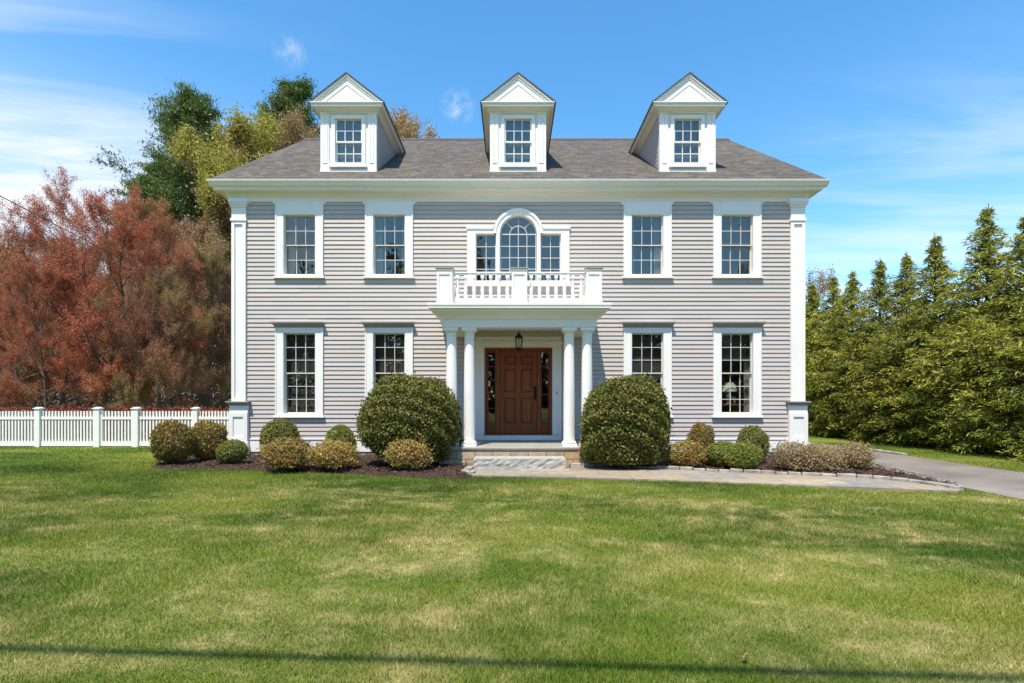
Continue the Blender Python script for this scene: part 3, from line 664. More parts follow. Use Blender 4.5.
for x in (0,BX): c = pc.copy(); COL.objects.link(c); c.location.x = x
b = MB(); b.box(-.036,.036,-.036,.036,.135,.20); b.lathe([(.028,.20),(.036,.215),(.026,.235),(.034,.28),(.04,.32),(.036,.37),(.026,.44),(.020,.52),(.025,.54),(.021,.555),(.03,.57)],(0,0,0),14); b.box(-.034,.034,-.034,.034,.57,.652)
bl = b.build('baluster', M['white'], bal, smooth=True); first = True
spots = [(s*(.16+(i+.5)*(BX-.32)/7), BY) for s in (-1,1) for i in range(7)] + [(s*BX, BY+.16+(i+.5)*1.55/8) for s in (-1,1) for i in range(8)]
for x, y in spots:
    o = bl if first else bl.copy()
    if not first: COL.objects.link(o)
    o.location = (x,y,DKZ); first = False
# porch platform
b = MB(); b.box(-1.62,1.62,-1.96,-.04,-.05,PZ0-.057); tag(pf := b.build('porch_platform', M['fieldstone'], house), 'tan fieldstone riser under the porch floor')
b = MB(); b.box(-1.66,1.66,-1.985,-.026,PZ0-.055,PZ0); b.build('porch_floor', M['bluestone'], house, bevel=.012)
# entrance
b = MB(); b.box(-1.02,-DX-.001,-.045,-.001,PZ0+.002,2.86); b.box(DX+.001,1.02,-.045,-.001,PZ0+.002,2.86); b.box(-DX,DX,-.0445,-.001,DZ1+.001,2.86); b.box(-DX,DX,-.05,-.001,PZ0+.002,DZ0-.002)
panel_frame(b,-1.02,-DX-.001,.55,2.6,-.0455,.02,.045); panel_frame(b,DX+.001,1.02,.55,2.6,-.0455,.02,.045); b.box(-1.04,1.04,-.075,-.046,2.66,2.70); b.box(-1.05,1.05,-.10,-.046,2.70,2.74)
b.build('door_surround', M['white'], house, bevel=.003)
b = MB(); b.box(-DX,-DX+.05,-.06,.13,DZ0,DZ1); b.box(DX-.05,DX,-.06,.13,DZ0,DZ1); b.box(-DX+.05,DX-.05,-.06,.13,DZ1-.055,DZ1); b.box(-DX+.05,DX-.05,-.062,.13,DZ0,DZ0+.03)
for s in (-1,1): b.box(min(s*.46,s*.52),max(s*.46,s*.52),-.055,.13,DZ0+.03,DZ1-.055)
b.build('door_frame', M['door'], house, bevel=.004)
b = MB(); y0 = .03; zb, zt = DZ0+.032, DZ1-.057; wd = .458
b.box(-wd,wd,y0+.022,y0+.05,zb,zt)
rails = [zb, zb+.24, zb+.86, zb+.98, zb+1.54, zb+1.64, zt-.13, zt]
for xa, xb in ((-wd,-wd+.12),(-.06,.06),(wd-.12,wd)): b.box(xa,xb,y0-.012,y0+.0215,zb,zt)
for za, zb_ in ((rails[0],rails[1]),(rails[2],rails[3]),(rails[4],rails[5]),(rails[6],rails[7])):
    for xa, xb in ((-wd+.12,-.06),(.06,wd-.12)): b.box(xa,xb,y0-.012,y0+.0215,za,zb_)
for za, zb_ in ((rails[1],rails[2]),(rails[3],rails[4]),(rails[5],rails[6])):
    for xa, xb in ((-wd+.12,-.06),(.06,wd-.12)):
        i = .045; q = .012
        b.add([(xa+.012,y0+.0215,za+.012),(xb-.012,y0+.0215,za+.012),(xb-.012,y0+.0215,zb_-.012),(xa+.012,y0+.0215,zb_-.012),(xa+i,y0+.0,za+i),(xb-i,y0+.0,za+i),(xb-i,y0+.0,zb_-i),(xa+i,y0+.0,zb_-i)],
              [(4,5,6,7),(0,1,5,4),(1,2,6,5),(2,3,7,6),(3,0,4,7)])
door = b.build('door', M['door'], house, bevel=.003)
b = MB(); hx = wd-.06; b.box(hx-.035,hx+.035,y0-.02,y0-.0125,zb+.80,zb+1.12); b.tube([(hx,y0-.02,zb+.86),(hx,y0-.065,zb+.88),(hx,y0-.07,zb+.95),(hx,y0-.05,zb+1.02),(hx,y0-.02,zb+1.03)],.011,8); b.lathe([(.026,-.01),(.03,0),(.02,.012)],(hx,y0-.025,zb+1.08),12)
b.build('door_handle', M['iron'], door)
for s in (-1,1):
    b = MB(); xa, xb = sorted((s*.523, s*.752)); y1 = .03
    b.box(xa,xa+.035,y1-.01,y1+.04,DZ0+.032,DZ1-.057); b.box(xb-.035,xb,y1-.01,y1+.04,DZ0+.032,DZ1-.057)
    b.box(xa+.035,xb-.035,y1-.01,y1+.04,DZ0+.032,DZ0+.30); b.box(xa+.035,xb-.035,y1-.01,y1+.04,DZ1-.11,DZ1-.057)
    for k in range(1,5): z = DZ0+.30+k*(DZ1-.11-DZ0-.30)/5; b.box(xa+.035,xb-.035,y1-.006,y1+.034,z-.01,z+.01)
    b.box(xa+.055,xb-.055,y1-.016,y1-.0105,DZ0+.07,DZ0+.26)
    sl_ = b.build('sidelight', M['door'], house, bevel=.002)
    b = MB(); b.box(xa+.03,xb-.03,y1+.012,y1+.016,DZ0+.29,DZ1-.10); b.build('pane', M['glass'], sl_)
b = MB(); b.box(.905,.925,-.056,-.046,1.50,1.56); b.build('doorbell', M['iron'], house)
b = MB(); b.box(-.5,.5,-.50,-.14,PZ0+.002,PZ0+.014)
# downpipe-free facade; conduit clip where the service cable lands
b = MB(); b.box(-HW-.03,-HW+.04,1.9,2.0,3.0,3.35); b.build('cable_bracket', M['pole'], house)

# granite step, lantern, lamp
b = MB(); nx = 22; rng = random.Random(3); x0, x1, ya, yb, zt = -.885, .885, -2.50, -2.03, .235
for i in range(nx):
    pass
vs = []; fs = []; nz = 5
for j in range(nz+1):
    for i in range(nx+1):
        edge = j in (0,nz) 
        vs.append((x0+(x1-x0)*i/nx, ya+(rng.uniform(-.014,.010) if not edge else rng.uniform(-.008,.008))-.012, -.02+(zt+.02)*j/nz-(rng.uniform(0,.008) if j==nz else 0)))
for j in range(nz):
    for i in range(nx): a = j*(nx+1)+i; fs.append((a,a+1,a+nx+2,a+nx+1))
top = [nz*(nx+1)+i for i in range(nx+1)]; k = len(vs)
for i in range(nx+1): vs.append((x0+(x1-x0)*i/nx, yb, zt))
for i in range(nx): fs.append((top[i],top[i+1],k+i+1,k+i))
m0 = len(vs); vs += [(x0,yb,-.02),(x1,yb,-.02)]
fs.append(tuple([j*(nx+1) for j in range(nz+1)]+[k,m0])); fs.append(tuple([m0+1,k+nx]+[j*(nx+1)+nx for j in range(nz,-1,-1)])); fs.append(tuple([m0,*range(k,k+nx+1),m0+1]))
b.add(vs, fs); tag(b.build('granite_step', M['granite']), 'rough split grey granite step block in front of the porch', 'step')
lan = empty('hanging_lantern', (0,-1.05,2.455)); tag(lan, 'black iron lantern hanging under the portico ceiling above the door', 'lantern')
b = MB(); b.lathe([(.03,.0),(.075,.02),(.078,.035),(.07,.05)],(0,0,0),8); b.lathe([(.092,.255),(.098,.268),(.05,.33),(.03,.36),(.012,.375),(.012,.40)],(0,0,0),8)
for k in range(8):
    a = 2*math.pi*k/8; b.tube([(.068*math.cos(a),.068*math.sin(a),.045),(.088*math.cos(a),.088*math.sin(a),.26)],.006,4)
b.lathe([(.004,-.03),(.014,-.015),(.006,0)],(0,0,0),8); b.build('lantern_frame', M['iron'], lan)
b = MB(); b.lathe([(.06,.05),(.08,.256)],(0,0,0),8); b.build('lantern_glass', M['glass'], lan)
b = MB()
for a in (0,120,240): b.lathe([(.009,.05),(.009,.14),(.006,.145),(.008,.165),(.002,.19)],(.022*math.cos(R(a)),.022*math.sin(R(a)),0),8)
b.build('candle_bulb', M['shade'], lan)
b = MB(); b.lathe([(.006,.40),(.006,.53)],(0,0,0),6); b.lathe([(.02,.52),(.055,.535),(.055,.545)],(0,0,0),12); b.build('chain', M['iron'], lan)
def table_lamp(x, y, zt, label):
    t_ = empty('console_table', (x,y,.42)); tag(t_, 'narrow dark wooden table '+label, 'table')
    b = MB(); b.box(-.45,.45,-.18,.18,zt-.42-.04,zt-.42); b.build('table_top', M['door'], t_, bevel=.004)
    for sx in (-1,1):
        for sy in (-1,1):
            b = MB(); b.box(sx*.40-.02,sx*.40+.02,sy*.14-.02,sy*.14+.02,0,zt-.42-.041); b.build('leg', M['door'], t_)
    l_ = empty('table_lamp', (x,y,zt)); tag(l_, 'pale shaded table lamp '+label, 'lamp')
    b = MB(); b.lathe([(.08,0),(.08,.015),(.03,.03),(.055,.09),(.075,.16),(.05,.25),(.015,.29),(.012,.40)],(0,0,0),20); b.build('lamp_base', M['white_old'], l_, smooth=True)
    b = MB(); b.lathe([(.19,.31),(.12,.53)],(0,0,0),28); b.build('lamp_shade', M['shade'], l_, smooth=True)
table_lamp(5.22, .52, 1.26, 'seen through the lower window nearest the driveway')

# ---------------------------------------------------------------- picket fence
FY = PD(447)-DC
fence = empty('picket_fence', (-6.6,FY,0)); tag(fence, 'white picket fence with square posts running left from the house corner', 'fence')
posts = [-20.7,-18.99,-17.27,-15.55]+[PX(p, PD(447)) for p in (39,98,136.5,196,238)]
FX = -6.6
for k, x in enumerate(posts):
    wd_ = .085 if 4 < k < 7 else .072
    b = MB(); b.box(-wd_,wd_,-.08,.08,0,1.10); b.box(-wd_-.025,wd_+.025,-.105,.105,1.10,1.125); b.prism([(-wd_-.01,1.125),(wd_+.01,1.125),(0,1.16)],-.09,.09)
    b.build('post', M['white'], fence, bevel=.003, loc=(x-FX,0,0))
for k in range(len(posts)-1):
    x0, x1 = posts[k]+.075, posts[k+1]-.075; g = (k == 5); b = MB(); o_ = .012 if g else 0
    x0 += o_; x1 -= o_
    if x1 < x0: continue
    b.box(x0,x1,-.03,.03,.80,.87); b.box(x0,x1,-.032,.032,.03,.16)
    npk = max(2, int((x1-x0)/.088))
    for i in range(npk): x = x0+(i+.5)*(x1-x0)/npk; b.box(x-.0235,x+.0235,-.0125,.0125,.10,1.04)
    if g:
        b.box(x0,x0+.05,-.034,.034,.03,1.05); b.box(x1-.05,x1,-.034,.034,.03,1.05)
    b.build('gate' if g else 'picket_panel', M['white'], fence, loc=(-FX,0,0))

# ---------------------------------------------------------------- shrubs
def shrub_mesh(kind, seed, w, d, h, n, leaf, m, base=.06, flat=.0, lump=.10, twiggy=0., square=2.0, stemm='bark'):
    """a shrub standing on its origin: foliage of separate leaves through the outer shell, and stems"""
    rng = np.random.default_rng(seed); t = empty(kind)
    u_ = unit(rng.normal(size=(n,3)))
    lob = unit(rng.normal(size=(34,3))); amp = rng.uniform(.2,1.1,34)
    disp = sum(a*np.exp(-(1-u_@l_)*14) for l_, a in zip(lob, amp)); disp = lump*1.8*(disp/1.4-.5)
    fine = lump*.5*np.sin(u_@np.array([9.,4,3])+u_@np.array([-3.,8,11])*1.3)
    e = (np.abs(u_)**square).sum(1)**(-1/square)                       # superellipsoid: fuller shoulders for clipped shrubs
    depth_ = 1-np.abs(rng.normal(size=n))*.13; depth_ = np.where(rng.random(n) < .22, rng.uniform(.45,.95,n), depth_)
    depth_ += np.where(rng.random(n) < .07+twiggy, rng.uniform(0,.09+twiggy*.5,n), 0)
    rad = e*(1+disp+fine)*depth_
    P = u_*rad[:,None]*np.array([w/2,d/2,h/2]); P[:,2] += h/2
    low = P[:,2] < base; P[low,2] = base+rng.uniform(0,.12,low.sum())
    P[:,2] = np.maximum(P[:,2], .02)
    leaf_obj('foliage', P, leaf, .62, M[m], t, u_, .75, np.array([[0,0,1.]])*np.ones((n,1)), .35, rng)
    segs = []
    for k in range(int(16+twiggy*160)):
        a = rng.uniform(0,2*math.pi); r = rng.uniform(.02,.15)*w; p = np.array([r*math.cos(a),r*math.sin(a),-.03]); dv = unit(np.array([math.cos(a)*rng.uniform(.1,1.1),math.sin(a)*rng.uniform(.1,1.1),1.]))
        L_ = h*rng.uniform(.6,1.0)*(.55+.45*dv[2])*(1 if twiggy else .62); rr = .012+.006*w
        for q in range(3):
            dv = unit(dv+rng.normal(size=3)*.15); p2 = p+dv*L_/3; segs.append((p,p2,rr*(1-q*.28),rr*(1-(q+1)*.28))); p = p2
    seg_obj('stems', segs, M[stemm], t, 4); return t
protos = {
 'ball':   shrub_mesh('boxwood_ball', 1, 1,1,1, 7500, .052, 'box_bright', .08, lump=.06),
 'green':  shrub_mesh('boxwood_ball', 2, 1,1,1, 8500, .050, 'box_green', .08, lump=.07),
 'bronze': shrub_mesh('bronzed_boxwood', 3, 1,1,1, 8500, .052, 'box_bronze', .08, lump=.08, square=2.3),
 'orange': shrub_mesh('winter_burned_shrub', 4, 1,1,1, 6000, .055, 'shrub_orange', .1, lump=.16, twiggy=.25, stemm='twig'),
 'tan':    shrub_mesh('twiggy_shrub', 5, 1,1,1, 4200, .050, 'shrub_tan', .12, lump=.18, twiggy=.5, stemm='twig'),
}
used = set()
def shrub(kind, px, top, base, wpx, label, group=None, dy=0, name=None, cat='shrub'):
    d = PD(base, .05)+dy; s = d/FPX; w = wpx*s*.94; h = (base-top)*s*.95
    first = kind not in used; used.add(kind)
    o = protos[kind] if first else copy_tree(protos[kind])
    o.location = (PX(px,d), Y(d)+0, .05); o.scale = (w, min(w,1.5) if kind != 'x' else w, h*1.02); o.rotation_euler = (0,0,random.uniform(0,6.28) if abs(w-h) < .5 else random.choice((0,math.pi)))
    if name: o.name = name
    tag(o, label, cat, group); return o
G1, G2 = 'rounded evergreens in the planting beds', 'brownish low shrubs in the planting beds'
shrub('bronze', 172, 420.5, 464, 39, 'yellow tinged round boxwood at the far left end of the bed by the fence', G1)
shrub('bronze', 207, 421, 460, 39, 'rusty orange boxwood standing in front of the last fence post beside the house', G1)
shrub('ball', 232, 439, 464, 31, 'small bright green boxwood ball at the foot of the left corner pilaster', G1)
shrub('green', 280, 417, 459, 40, 'round dark green boxwood under the lower window nearest the fence', G1)
shrub('orange', 288, 437, 469, 47, 'orange brown shrub in front of the boxwood under the lower window nearest the fence', G2)
shrub('ball', 340, 424, 460, 31, 'small round green boxwood against the wall between the two left lower windows', G1)
shrub('orange', 334, 439, 469, 44, 'orange brown shrub in front of the small boxwood between the two left lower windows', G2)
shrub('orange', 407, 438, 470, 43, 'small orange brown shrub in front of the big boxwood left of the steps', G2)
shrub('orange', 685, 440, 467, 38, 'orange brown shrub touching the right side of the big boxwood beside the steps', G2)
shrub('bronze', 701, 423, 464, 27, 'narrow upright bronze boxwood between the two right lower windows', G1)
shrub('ball', 723, 440.5, 467, 37, 'yellow green low boxwood, left one of a touching pair under the last window', G1)
shrub('ball', 744, 441, 470, 37, 'yellow green low boxwood, right and nearer one of a touching pair under the last window', G1)
shrub('green', 753, 424, 463, 31, 'upright green boxwood behind the touching pair, right of the last lower window centre', G1)
shrub('tan', 793, 441, 470, 40, 'twiggy tan shrub directly in front of the right corner pilaster', G2)
shrub('tan', 818, 443, 470, 36, 'twiggy tan shrub in the middle just right of the right corner pilaster', G2)
shrub('tan', 853, 441, 469, 35, 'twiggy tan shrub closest to the driveway', G2)
def bigbush(px, top, base, wpx, seed, m, label, sq):
    d = PD(base,.05)+.75; s = d/FPX; w, h = wpx*s*.94, (base-top)*s*.93
    o = shrub_mesh('large_boxwood', seed, w, w*.92, h, 46000, .056, m, .10, lump=.075, square=sq); o.location = (PX(px,d), Y(d), .04); tag(o, label, 'shrub', 'large boxwoods flanking the steps')
bigbush(412, 374, 469, 104, 21, 'box_green', 'broad rounded boxwood taller than the porch floor on the left of the steps', 2.35)
bigbush(626, 380, 471, 90, 22, 'box_green', 'domed flat sided boxwood taller than the porch floor on the right of the steps', 2.9)

# ---------------------------------------------------------------- trees
def rot_about(v_, ax, a): return v_*math.cos(a)+np.cross(ax,v_)*math.sin(a)+ax*np.dot(ax,v_)*(1-math.cos(a))
def deciduous(name, seed, H, trunk, spread, nlimb, m, bark, nleaf, lsize, per=(6,5,4), up=.10, cr=.022, asp=.55, gather=.12):
    rng = np.random.default_rng(seed); segs = []; tips = []; t = empty(name)
    def branch(p, dv, L_, r, lev):
        ns = 4 if lev < 2 else 3; pts = [p]
        for i in range(ns):
            dv = unit(dv+rng.normal(size=3)*(.10+.05*lev)+np.array([0,0,up*(1+.9*lev)])); p2 = p+dv*L_/ns
            segs.append((p,p2,max(r*(1-.62*i/ns),.004),max(r*(1-.62*(i+1)/ns),.003))); 
            if lev >= 2: tips.append((p,p2))
            p = p2; pts.append(p)
        if lev < 4-1+(0):
            k = per[lev-1] if lev > 0 else nlimb
            for c_ in range(k):
                f = .3+.7*(c_+rng.uniform(.1,.9))/k; idx = min(int(f*ns),ns-1); q = pts[idx]+(pts[idx+1]-pts[idx])*(f*ns-idx)
                axis = unit(np.cross(dv, rng.normal(size=3))); cd = rot_about(dv, axis, R(rng.uniform(25,58)))
                branch(q, cd, L_*rng.uniform(.42,.66)*(1.15-.5*f), max(r*.42*(1.1-.4*f),.005), lev+1)
    q = np.array([0,0,-.05]); r0 = H*cr; nt = 9; Ht = H*.74; ax = [q]
    for i in range(nt):
        q2 = q+np.array([rng.normal()*.014*H,rng.normal()*.014*H,Ht/nt]); segs.append((q,q2,r0*(1.1-.10*i),r0*(1.1-.10*(i+1)))); q = q2; ax.append(q)
    cw = math.tan(R(spread))*H*.27                                      # crown half width
    for k in range(nlimb+1):
        f = (k+rng.uniform(-.2,.2))/nlimb; f = min(max(f,0),.999)**(1.35 if asp < .5 else 1); z = trunk+(Ht-trunk)*f; idx = min(int(z/Ht*nt),nt-1); b0 = ax[idx]+(ax[idx+1]-ax[idx])*(z/Ht*nt-idx)
        a = k*2.4+rng.normal()*.35; tilt = R((80-58*f if asp < .5 else 66-44*f)+rng.normal()*6)
        dv = np.array([math.cos(a)*math.sin(tilt),math.sin(a)*math.sin(tilt),math.cos(tilt)])
        # length that reaches the dome
        L_ = .3
        while L_ < H:
            e = b0+dv*L_; zz_ = (e[2]-H*.50)/(H*.50)
            if zz_ > 1 or math.hypot(e[0],e[1]) > cw*math.sqrt(max(0,1-zz_*zz_)): break
            L_ += .2
        branch(b0, dv, L_*rng.uniform(.80,1.02)*.92, r0*rng.uniform(.36,.5)*(1-.45*f), 1)
    zmax = np.percentile([s[1][2] for s in segs], 99.6); f = H/zmax
    segs = [(a*f,b_*f,r,s) for a,b_,r,s in segs]; T0 = np.array([a for a,_ in tips])*f; T1 = np.array([b_ for _,b_ in tips])*f
    seg_obj('trunk', segs, M[bark], t, 5)
    i = rng.integers(0,len(T0),nleaf); u_ = rng.random((nleaf,1)); P = T0[i]+(T1[i]-T0[i])*u_+rng.normal(size=(nleaf,3))*gather
    keep = P[:,2] > trunk*(.6+.75*rng.random(nleaf)); P = P[keep]
    leaf_obj('crown', P, lsize, asp, M[m], t, None, 0, unit((T1-T0)[i])[keep], .7 if asp > .5 else 1.6, rng); return t
def place(o, px, d, label=None, cat='tree', group=None, rz=0, sc=1):
    o.location = (PX(px,d), Y(d), 0); o.rotation_euler = (0,0,rz); o.scale = (sc,sc,sc); tag(o, label, cat, group); return o
GM = 'red budding trees beyond the fence'
t = deciduous('red_maple', 31, 9.9, 1.3, 57, 19, 'maple', 'bark', 165000, .058, (8,6,5), .06, .0105, asp=.34, gather=.07); place(t, 107, 22, 'large red budding maple with dark forked trunk right behind the fence gate', group=GM)
c = copy_tree(t); place(c, 14, 25.5, 'red budding maple at the left edge of the picture behind the fence', group=GM, rz=2.2, sc=1.03)
c = copy_tree(t); place(c, 172, 27, 'red budding maple standing between the forked maple and the house', group=GM, rz=4.0, sc=.93)
t2 = deciduous('red_maple', 33, 8.4, 1.0, 57, 18, 'maple_pale', 'bark_grey', 110000, .058, (8,6,4), .06, .010, asp=.34, gather=.07); place(t2, 208, 25.5, 'smaller brownish red tree close to the left wall of the house', group=GM)
c = copy_tree(t2); place(c, 60, 31, 'brownish red tree behind the gap between the two left maples', group=GM, rz=1.3, sc=1.25)
c = copy_tree(t2); place(c, -60, 27, 'brownish red tree past the left edge of the picture', group=GM, rz=2.3, sc=1.25)
c = copy_tree(t2); place(c, 140, 34, 'brownish red tree behind the forked maple below the pines', group=GM, rz=3.3, sc=1.3)
for px, dd, sc_, lab in ((48,20.6,.55,'young red tree left of the forked maple right behind the fence'),(158,21.5,.62,'young red tree right of the forked maple right behind the fence')):
    c = copy_tree(t2 if px != 48 else t); place(c, px, dd, lab, group=GM, rz=px*.1, sc=sc_); c.scale.z = sc_*1.25
def pine(name, seed, H, R0, ntuft, lean=0):
    rng = np.random.default_rng(seed); t = empty(name); segs = []; pts = []; 
    n = 12
    for i in range(n): segs.append((np.array([lean*(i/n)**2,0,H*i/n-.05]),np.array([lean*((i+1)/n)**2,0,H*(i+1)/n]),.32*(1-.9*i/n),.32*(1-.9*(i+1)/n)))
    z = H*.22
    while z < H*.99:
        f = z/H; L0 = R0*(min(1,(1-f)*1.9)**.75)*(.85 if f < .3 else 1)*(1+.28*math.sin(z*1.9+seed))+.3
        for k in range(rng.integers(5,8)):
            a = rng.uniform(0,2*math.pi); L_ = L0*rng.uniform(.55,1.05); p = np.array([lean*f**2,0,z]); dv = unit(np.array([math.cos(a),math.sin(a),rng.uniform(-.05,.35)+.5*f])); rr = .02+.012*L_
            for q in range(4):
                dv = unit(dv+rng.normal(size=3)*.10+np.array([0,0,.13])); p2 = p+dv*L_/4; segs.append((p,p2,rr*(1-q*.22),rr*(1-(q+1)*.22)))
                for s_ in range(2):
                    sd_ = unit(dv+rng.normal(size=3)*.75+np.array([0,0,.25])); l2 = L_*rng.uniform(.12,.30); e = p2+sd_*l2; segs.append((p2,e,.014,.006)); pts.append((e,sd_)); pts.append((p2+sd_*l2*.5,sd_))
                p = p2
            pts.append((p,dv))
        z += rng.uniform(.6,1.15)*H/22
    E = np.array([q for q,_ in pts]); D_ = np.array([q for _,q in pts]); i = np.repeat(np.arange(len(E)), ntuft)
    P = E[i]+rng.normal(size=(len(i),3))*np.array([.30,.30,.09])*H/22
    seg_obj('trunk', segs, M['bark'], t, 5); leaf_obj('crown', P, .26*H/22, .20, M['pine'], t, None, 0, D_[i]+np.array([0,0,.4]), 1.0, rng); return t
GP = 'tall pines behind the house'
t = pine('white_pine', 41, 22.8, 5.9, 60, -.6); place(t, 203, 39, 'tall dark pine rising left of the roof above the red maples', group=GP)
t = pine('white_pine', 42, 26.3, 5.6, 60, .6); place(t, 286, 43, 'tallest dark pine rising just left of the left dormer', group=GP)
c = copy_tree(t); place(c, 158, 47, 'darker pine half hidden behind the tall pine left of the roof', group=GP, rz=2, sc=.83)
c = copy_tree(t); place(c, 243, 46, 'dark pine filling the gap between the two tall pines left of the left dormer', group=GP, rz=4, sc=.86)
t = deciduous('leafing_tree', 51, 18.7, 3, 45, 15, 'spring', 'bark_grey', 80000, .15, (7,5,4), .10, .011, gather=.25); place(t, 242, 33, 'yellow green leafing tree just left of the roof edge')
t = deciduous('budding_tree', 52, 20.5, 4, 44, 15, 'brownbud', 'bark_grey', 80000, .13, (7,5,4), .10, .010, gather=.22); place(t, 294, 37, 'brown budding tree between the roof and the tallest pine', group='brown budding trees behind the house')
c = copy_tree(t); place(c, 408, 43.5, 'brown budding tree showing above the ridge right of the left dormer', group='brown budding trees behind the house', rz=1.5, sc=1.16)
c = copy_tree(t); place(c, 222, 30, 'brown budding tree low beside the left corner of the house', group='brown budding trees behind the house', rz=2.9, sc=.62)
# thin bare trunks of the wood beyond the maples
t = deciduous('woodland_tree', 61, 12, 3.5, 38, 8, 'brownbud', 'bark_grey', 11000, .15, (5,4,3), .12, .009, gather=.25); first = True
wr = random.Random(9); names = ['first','second','third','fourth','fifth','sixth','seventh','eighth','ninth','tenth','eleventh','twelfth','thirteenth','fourteenth','fifteenth','sixteenth','seventeenth','eighteenth']
for k in range(18):
    o = t if first else copy_tree(t); first = False
    place(o, -90+k*21+wr.uniform(-7,7), 37+wr.uniform(0,13), 'thin woodland tree with bare trunk, %s counting from the left behind the maples' % names[k], group='thin trunks of the wood beyond the fence', rz=wr.uniform(0,6), sc=wr.uniform(.8,1.1))
rng = np.random.default_rng(71); n = 120000
P = np.stack([rng.uniform(-80,14,n), rng.uniform(40,60,n), rng.random(n)**1.3*8.5], 1); P[:,2] *= .8+.2*np.sin(P[:,0]*.5)*np.sin(P[:,0]*.23+1)
P[:,2] = np.maximum(P[:,2],.02)
tag(leaf_obj('woodland_brush', P, .33, .6, M['woods'], None, None, 0, np.array([[0,0,1.]])*np.ones((n,1)), .6, rng), 'brown tangle of brush on the floor of the wood', 'brush', kind='stuff')
# low red hedge behind the fence
hd = empty('barberry_hedge', (-13,4.6,0)); tag(hd, 'low reddish hedge showing just above the picket fence', 'hedge')
n = 30000; P = np.stack([rng.uniform(-9,5.6,n), rng.normal(size=n)*.32, rng.uniform(.05,1.10,n)+.05*np.sin(rng.uniform(0,40,n))],1); P[:,2] += .04*np.sin(P[:,0]*3.1)+.03*np.sin(P[:,0]*7.7)
leaf_obj('foliage', P, .07, .6, M['barberry'], hd, rng=rng)
segs = [(np.array([x,0,-.05]),np.array([x+rng.normal()*.2,rng.normal()*.15,1.0]),.012,.004) for x in np.arange(-9,5.6,.2)]; seg_obj('stems', segs, M['bark'], hd, 4)
# arborvitae screen along the driveway
def arborvitae(seed, H=6.3, R0=1.42):
    rng = np.random.default_rng(seed); t = empty('arborvitae'); segs = [(np.array([0,0,-.05]),np.array([0,0,H*.5]),.10,.06),(np.array([0,0,H*.5]),np.array([.03,0,H]),.06,.008)]; P=[]; A=[]
    nb = 520
    for k in range(nb):
        if k > .66*nb and rng.random() < .38: continue
        f = (k+rng.random())/nb; z = H*(.02+.96*f**1.08); rr = R0*min(1.0,(1-z/H)*1.85)**1.5*(.92 if z < .5 else 1)+.04+.08*min(1,(1-z/H)*8)
        a = k*2.399+rng.normal()*.3; L_ = rr*rng.uniform(.55,1.3)*(1 if z < .66*H else rng.uniform(.75,1.55)); p0 = np.array([0,0,max(z-L_*.30,.05)])
        o_ = np.array([math.cos(a),math.sin(a),0]); e = np.array([0,0,z])+o_*L_+np.array([0,0,rng.uniform(-.05,.12)])
        m_ = p0*.45+e*.55+np.array([0,0,.10*L_]); segs += [(p0,m_,.016,.010),(m_,e,.010,.004)]
        ns = int(14+86*min(1,rr/R0)); tt = rng.random(ns)**.55; side = np.array([-o_[1],o_[0],0]); fan = rng.normal(size=ns)*.15*(.40+.60*min(1,rr/R0))
        q = p0[None]+(e-p0)[None]*tt[:,None]+side[None]*fan[:,None]+np.array([0,0,1.])[None]*(.10*L_*np.sin(tt*3.1)-np.abs(fan)*.5-.10*tt**3+rng.normal(size=ns)*.035)[:,None]
        P.append(q); A.append(np.repeat((o_+np.array([0,0,-.12]))[None],ns,0)+side[None]*fan[:,None]*3)
    P = np.concatenate(P); A = np.concatenate(A); P[:,2] = np.maximum(P[:,2],.05)
    u_ = np.concatenate([P[:,:2]*.35,np.ones((len(P),1))],1)
    seg_obj('trunk', segs, M['bark'], t, 5); leaf_obj('crown', P, .125, .24, M['arbor'], t, unit(u_), 1.1, unit(A), 1.3, rng); return t
vars_ = [arborvitae(81), arborvitae(82,6.3,1.5), arborvitae(83,6.3,1.36), arborvitae(84)]
tips = [(1052,13.0),(1017,None),(979,None),(935,None),(899,None),(874,None),(851,None),(833,None),(818,None)]
hr = random.Random(5); order = ['nearest','second','third','fourth','fifth','sixth','seventh','eighth','ninth','tenth','eleventh','twelfth','thirteenth']
heights = [6.1,6.0,6.6,6.3,6.15,6.3,6.2,6.3,6.3,6.2,6.3,6.3,6.2]
for k in range(13):
    o = vars_[k] if k < 4 else copy_tree(vars_[(k*3+k//4) % 4]); dd = 12.2+k*1.28
    if k >= 1: dd = [0,13.45,14.55,16.1,17.6,18.85,20.2,21.4,22.7,24.0,25.3,26.6,27.9][k]
    o.location = (12.45+hr.uniform(-.12,.12), dd-DC, 0); s = heights[k]/6.3; o.scale = (s*1.0,s*1.0,s); o.rotation_euler = (0,0,hr.uniform(0,6.28))
    tag(o, '%s tall pointed arborvitae of the evergreen screen, counting along the driveway from the street' % order[k], 'evergreen', 'arborvitae screen along the driveway')
t = deciduous('bare_tree', 91, 10, 3, 44, 10, 'brownbud', 'bark_grey', 9000, .10, (6,5,4), .12, .010, gather=.12); place(t, 818, 36, 'bare twiggy tree showing faintly between the house corner and the evergreen screen')
# wood across the street, seen only in the window panes
rng = np.random.default_rng(95); n = 45000; P = np.stack([rng.uniform(-70,70,n), rng.uniform(-62,-50,n), rng.random(n)**.8*17],1); P[:,2] *= .72+.45*np.sin(P[:,0]*.35)*np.sin(P[:,0]*.9+2)
tag(leaf_obj('street_woods', P, .9, .7, M['farwoods'], None, rng=rng), 'wood on the far side of the street mirrored in the window panes', 'wood', kind='stuff')

